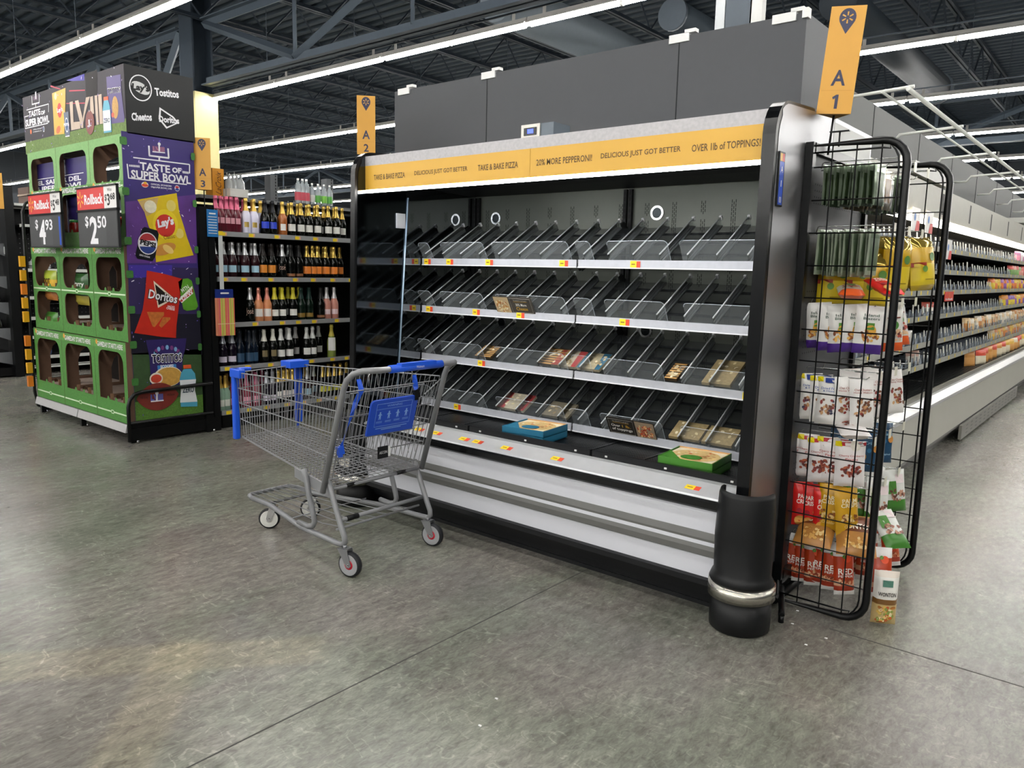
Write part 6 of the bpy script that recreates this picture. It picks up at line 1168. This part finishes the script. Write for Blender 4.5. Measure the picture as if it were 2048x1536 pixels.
for i, (y, z, wd) in enumerate(((3.7, 2.152, .3), (3.7, 2.262, .26), (4.2, 2.152, .3), (4.2, 2.262, .3))):
    mb = MB(); mb.box((-11.4, y, z), (-11.05, y+wd, z+.105), M('5c463c', .6)); mb.box((-11.4, y-.01, z+.0), (-11.04, y+wd+.01, z+.02), M('a5917f', .5)); tag(mb.obj('stock_tray'), 'brown stock tray on the white top shelf, %s of four' % ORD[i], 'tray', 'brown trays on the white top shelf')
# ------------------------------------------------------------ long run of refrigerated cases, face towards +x
def case_section(L):
    t = thing('refrigerated_case', 'x', 'refrigerated case', (0, 0, 0)); bm = M('b4b3a9', .45, .1, .05, 3)
    def strip(name, pts, m, label=None, y0=0., y1=L):
        mb = MB(); k = mb.add([V(x, y0, z) for x, z in pts]+[V(x, y1, z) for x, z in pts]); n = len(pts)
        for i in range(n): mb.face((k+i, k+n+i, k+n+(i+1) % n, k+(i+1) % n), m)
        mb.face([k+i for i in range(n)], m); mb.face([k+n+i for i in reversed(range(n))], m); return mb.obj(name, t, label)
    X = -1.25
    strip('base_panel', [(X, .17), (X, .475), (-2.2, .475), (-2.2, .17)], bm, 'beige grey lower front panel')
    strip('kick_plate', [(X-.01, .165), (X-.01, .14), (X-.04, .135), (X-.045, .10), (X-.08, .09), (X-.085, .05), (X-.11, .04), (X-.11, 0), (X-.5, 0), (X-.5, .165)], M('4c4b47', .4), 'ribbed dark kick plate')
    strip('bumper_rail', [(X+.008, .475), (X+.012, .49), (X+.012, .505), (X+.0, .512), (X-.045, .540), (X-.07, .540), (X-.07, .475)], M('b9baba', .3, .2), 'pale sloping bumper rail')
    strip('guard_rail', [(X-.07, .53), (X-.07, .575), (X-.085, .575), (X-.085, .53)], M('6d6b60', .4), 'low guard rail')
    mb = MB(); mb.box((-2.2, .0, .48), (X-.09, L, .52), M('0a0a0a', .7))
    for i in range(38): x = X-.105-i*.021; mb.box((x-.010, 0, .52), (x, L, .535), M('1c1d1e', .35))
    mb.obj('deck_grille', t, 'black louvred deck grille')
    mb = MB(); mb.box((-2.22, 0, .5), (-2.16, L, 2.0), M('191b1c', .5)); mb.obj('back_panel', t)
    strip('canopy', [(-1.47, 1.96), (-1.47, 2.205), (-1.50, 2.22), (-2.2, 2.24), (-2.2, 2.0), (-1.8, 2.0), (-1.55, 1.93)], M('9d9b8e', .5), 'beige canopy with dark slots')
    mb = MB(); fr = F2((-1.4695, 0, 0), (0, 1, 0), (0, 0, 1))
    for i in range(2): y = L*(.25+.5*i); mb.poly(fr, [[(y, 2.0), (y+.07, 2.0), (y+.07, 2.17), (y, 2.17)]], M('1c1c1a', .6), l=.001)
    mb.obj('canopy_slot', t, 'dark vertical slot')
    mb = MB(); mb.box((-1.53, .01, 1.905), (-1.465, L-.01, 1.955), M('fff7e8', .4, 0, 0, 20, 4)); mb.obj('light_strip', t, 'glowing light strip under the canopy')
    r = random.Random(4); PW_ = M('dcdcd2', .4); PC = M('aab4c0', .25, 0, 0, 20, alpha=.55)
    for si, (z, xf) in enumerate(((1.72, -1.48), (1.53, -1.47), (1.35, -1.46), (1.14, -1.46), (.92, -1.45), (.735, -1.45))):
        mb = MB(); mb.box((-2.15, .01, z-.02), (xf-.01, L-.01, z), M('1f2021', .5)); sh = mb.obj('shelf', t)
        mb = MB(); mb.box((xf-.01, .01, z-.025), (xf+.002, L-.01, z+.018), M('a3a49c', .35, .2)); mb.obj('price_channel', sh, 'grey price channel')
        mb = MB(); fr = F2((xf+.0025, 0, 0), (0, 1, 0), (0, 0, 1)); y = .1
        while y < L-.1: mb.poly(fr, [[(y, z-.018), (y+.035, z-.018), (y+.035, z+.014), (y, z+.014)]], YTAG, l=.0005); y += .22+r.random()*.2
        mb.obj('price_tag', sh, 'row of yellow price tags')['kind'] = 'stuff'
        y = .08; n = 0
        while y < L-.08 and n < 15:
            h_ = .085+r.random()*.03; w2 = .011+(r.random() < .2)*.01; mb = MB(); tl = (r.random()-.5)*.03
            mb.hexa([V(xf-.035, y-w2, z), V(xf-.03, y-w2, z), V(xf-.03, y+w2, z), V(xf-.035, y+w2, z)], [V(xf-.045, y-w2+tl, z+h_), V(xf-.04, y-w2+tl, z+h_), V(xf-.04, y+w2+tl, z+h_), V(xf-.045, y+w2+tl, z+h_)], PW_)
            mb.box((xf-.03, y-.03, z), (xf-.026, y+.03, z+.04+.02*r.random()), PC); mb.box((xf-.35, y-.004, z), (xf-.045, y+.004, z+.012), PC); mb.box((xf-.06, y-.028, z), (xf-.056, y+.028, z+.07), PC)
            mb.obj('pusher', sh); n += 1; y += .115+r.random()*.09
    return t
L = 2.44; cp = case_section(L)
for i in range(10):
    o = cp if i == 0 else copy_tree(cp); o.location = (0, 4.32+i*L, 0)
    tag(o, 'beige refrigerated case with white pushers, %s from the near end, right aisle' % ORD[i], 'refrigerated case', 'refrigerated cases along the right aisle')
# two raised canopy end boxes
for i, (y, h_) in enumerate(((7.6, .09), (13.6, .07))):
    mb = MB(); mb.box((-1.80, y-1.2, 2.24), (-1.48, y, 2.24+h_), M('b9b9b4', .5)); tag(mb.obj('canopy_cover'), '%s raised pale cover on top of the right aisle canopy' % ORD[i], 'cover')
# odd packs on the shelves
def soft(x, y, z, w_, h_, c0, c1, label, group, cat='bag'):
    mb = bag_mb(w_, h_, .04, [(0, M(c0, .4)), (.45, M(c1, .4))], seed=int(y*10)); o = mb.obj('food_pack'); o.location = (x, y, z+h_); o.rotation_euler = (0, -.1, R(-25)); tag(o, label, cat, group)
k = 0; r = random.Random(9)
for (y0, y1, st, z, cols) in ((10.6, 15, .16, 1.35, ('d9b02a', '8a4a9a', 'e0c23a', 'd9722a')), (11.6, 17, .16, 1.14, ('dcc22a', '7a4aa0', 'd98a2a')), (9.3, 15, .17, .92, ('d8b98a', 'e6dccb', 'c98a4a')), (12, 18, .2, 1.53, ('d99a8a', '7aa05a', 'c8504a')), (12.5, 18, .2, 1.72, ('d9d0d4', 'd98aa0', 'a06a8a')), (11, 17, .16, .735, ('e0b44a', 'd9c09a', 'c87a3a'))):
    y = y0
    while y < y1:
        c = r.choice(cols); soft(-1.52, y, z+.001, .13, .13+.02*r.random(), c, r.choice(cols), '%s food pack, shelf at %.2f metres height, %.1f metres down right aisle' % ({'d9b02a': 'gold', '8a4a9a': 'purple', 'e0c23a': 'yellow', 'd9722a': 'orange', 'dcc22a': 'yellow', '7a4aa0': 'purple', 'd98a2a': 'orange', 'd8b98a': 'tan', 'e6dccb': 'cream', 'c98a4a': 'brown', 'd99a8a': 'pink', '7aa05a': 'green', 'c8504a': 'red', 'd9d0d4': 'white', 'd98aa0': 'pink', 'a06a8a': 'mauve', 'e0b44a': 'gold', 'd9c09a': 'tan', 'c87a3a': 'brown'}[c], z, y), 'food packs on the far right aisle shelves'); k += 1; y += st+r.random()*.1
r = random.Random(3)
for i in range(16): soft(-1.52+r.random()*.08, 9.6+i*.33, .535, .18, .16, r.choice(('e0b44a', 'c98a3a', 'e6dcc0', 'c8452a')), r.choice(('e6dcc0', 'd9a05a')), 'golden bagged food on the low deck, %s from the near end, right aisle' % ORD[i], 'bagged food on the low deck of the right aisle')
for i, (y, z, c) in enumerate(((5.1, .735, 'c98a78'), (5.6, .92, 'dad6d0'), (5.75, .92, 'e3dfd8'), (6.9, .92, 'dcd8d2'), (4.75, 1.14, 'b92a4a'), (4.9, 1.14, 'c83a5a'), (4.65, .735, 'cf5a3a'), (7.2, .735, 'd9b0a0'), (7.6, 1.14, 'b54a3a'))):
    soft(-1.55, y, z+.001, .17, .12, c, 'd9cfc4', 'soft pale or red food pack on near right aisle shelves, %s of nine' % ORD[i], 'scattered packs on the near right aisle shelves')
def sign_card(y, z, w_, h_, red, label):
    mb = MB(); mb.box((-1.455, y, z), (-1.452, y+w_, z+h_), M('d23a26' if red else 'ece9e6', .4)); fr = F2((-1.4515, y, z), (0, 1, 0), (0, 0, 1))
    if red:
        for q in range(6): an = q*PI/3; mb.poly(fr, [[(w_/2+math.sin(an+d)*r_, h_*.65+math.cos(an+d)*r_) for d, r_ in ((.3, .008), (.12, .026), (-.12, .026), (-.3, .008))]], M('f0b13a', .5), l=.0006)
        mb.text(fr, 'Rollback', w_/2, h_*.22, w_*.8, h_*.22, WB, l=.0006, bold=.02)
    else: mb.poly(fr, [[(w_*.45, 0), (w_, 0), (w_, h_*.45), (w_*.6, h_*.45)]], M('c8352f', .5), l=.0006); mb.poly(fr, [ell(w_*.35, h_*.6, .03, .03, 12)], M('5a86c8', .5), l=.0006)
    tag(mb.obj('shelf_card'), label, 'sign')
p = onx(1890, 595, -1.45); sign_card(p.y-.0, p.z-.035, .38, .085, True, 'small red Rollback card on the third shelf of the right aisle cases')
for i, (u, v) in enumerate(((1822, 460), (1850, 465), (1890, 518))):
    p = onx(u, v, -1.452); sign_card(p.y, p.z, .24, .17, False, 'white card with red corner on the right aisle shelves, %s from the left' % ORD[i])
# kick plate access panel hanging loose
mb = MB(); mb.box((-1.255, 7.9, .02), (-1.23, 11.5, .15), M('7d7b74', .45)); fr = F2((-1.2295, 7.9, 0), (0, 1, 0), (0, 0, 1))
for i in range(14):
    for z in (.05, .085, .12): mb.poly(fr, [[(.2+i*.24, z), (.3+i*.24, z), (.3+i*.24, z+.01), (.2+i*.24, z+.01)]], BLACK, l=.0005)
tag(mb.obj('vent_cover'), 'slotted grey vent cover along the foot of the right aisle cases', 'vent cover')
mb = MB(); mb.box((-.18, .62, .0), (-.17, .63, .002), WHITE)
# crumbs on the floor
for i, (u, v) in enumerate(((993, 1398), (960, 1452), (1595, 1222), (1585, 1248), (1652, 1277), (1612, 1290))):
    d = ray(u, v); p = CAMP+d*(-1.45/d.z); mb = MB(); mb.hexa([p+V(-.006, -.003, .0008), p+V(.006, -.004, .0008), p+V(.005, .004, .0008), p+V(-.005, .003, .0008)], [p+V(-.005, -.002, .004), p+V(.004, -.003, .003), p+V(.004, .003, .004), p+V(-.004, .002, .003)], WHITE)
    tag(mb.obj('paper_crumb'), 'tiny white paper crumb on the concrete floor, %s of six' % ORD[i], 'crumb', 'white crumbs on the floor')
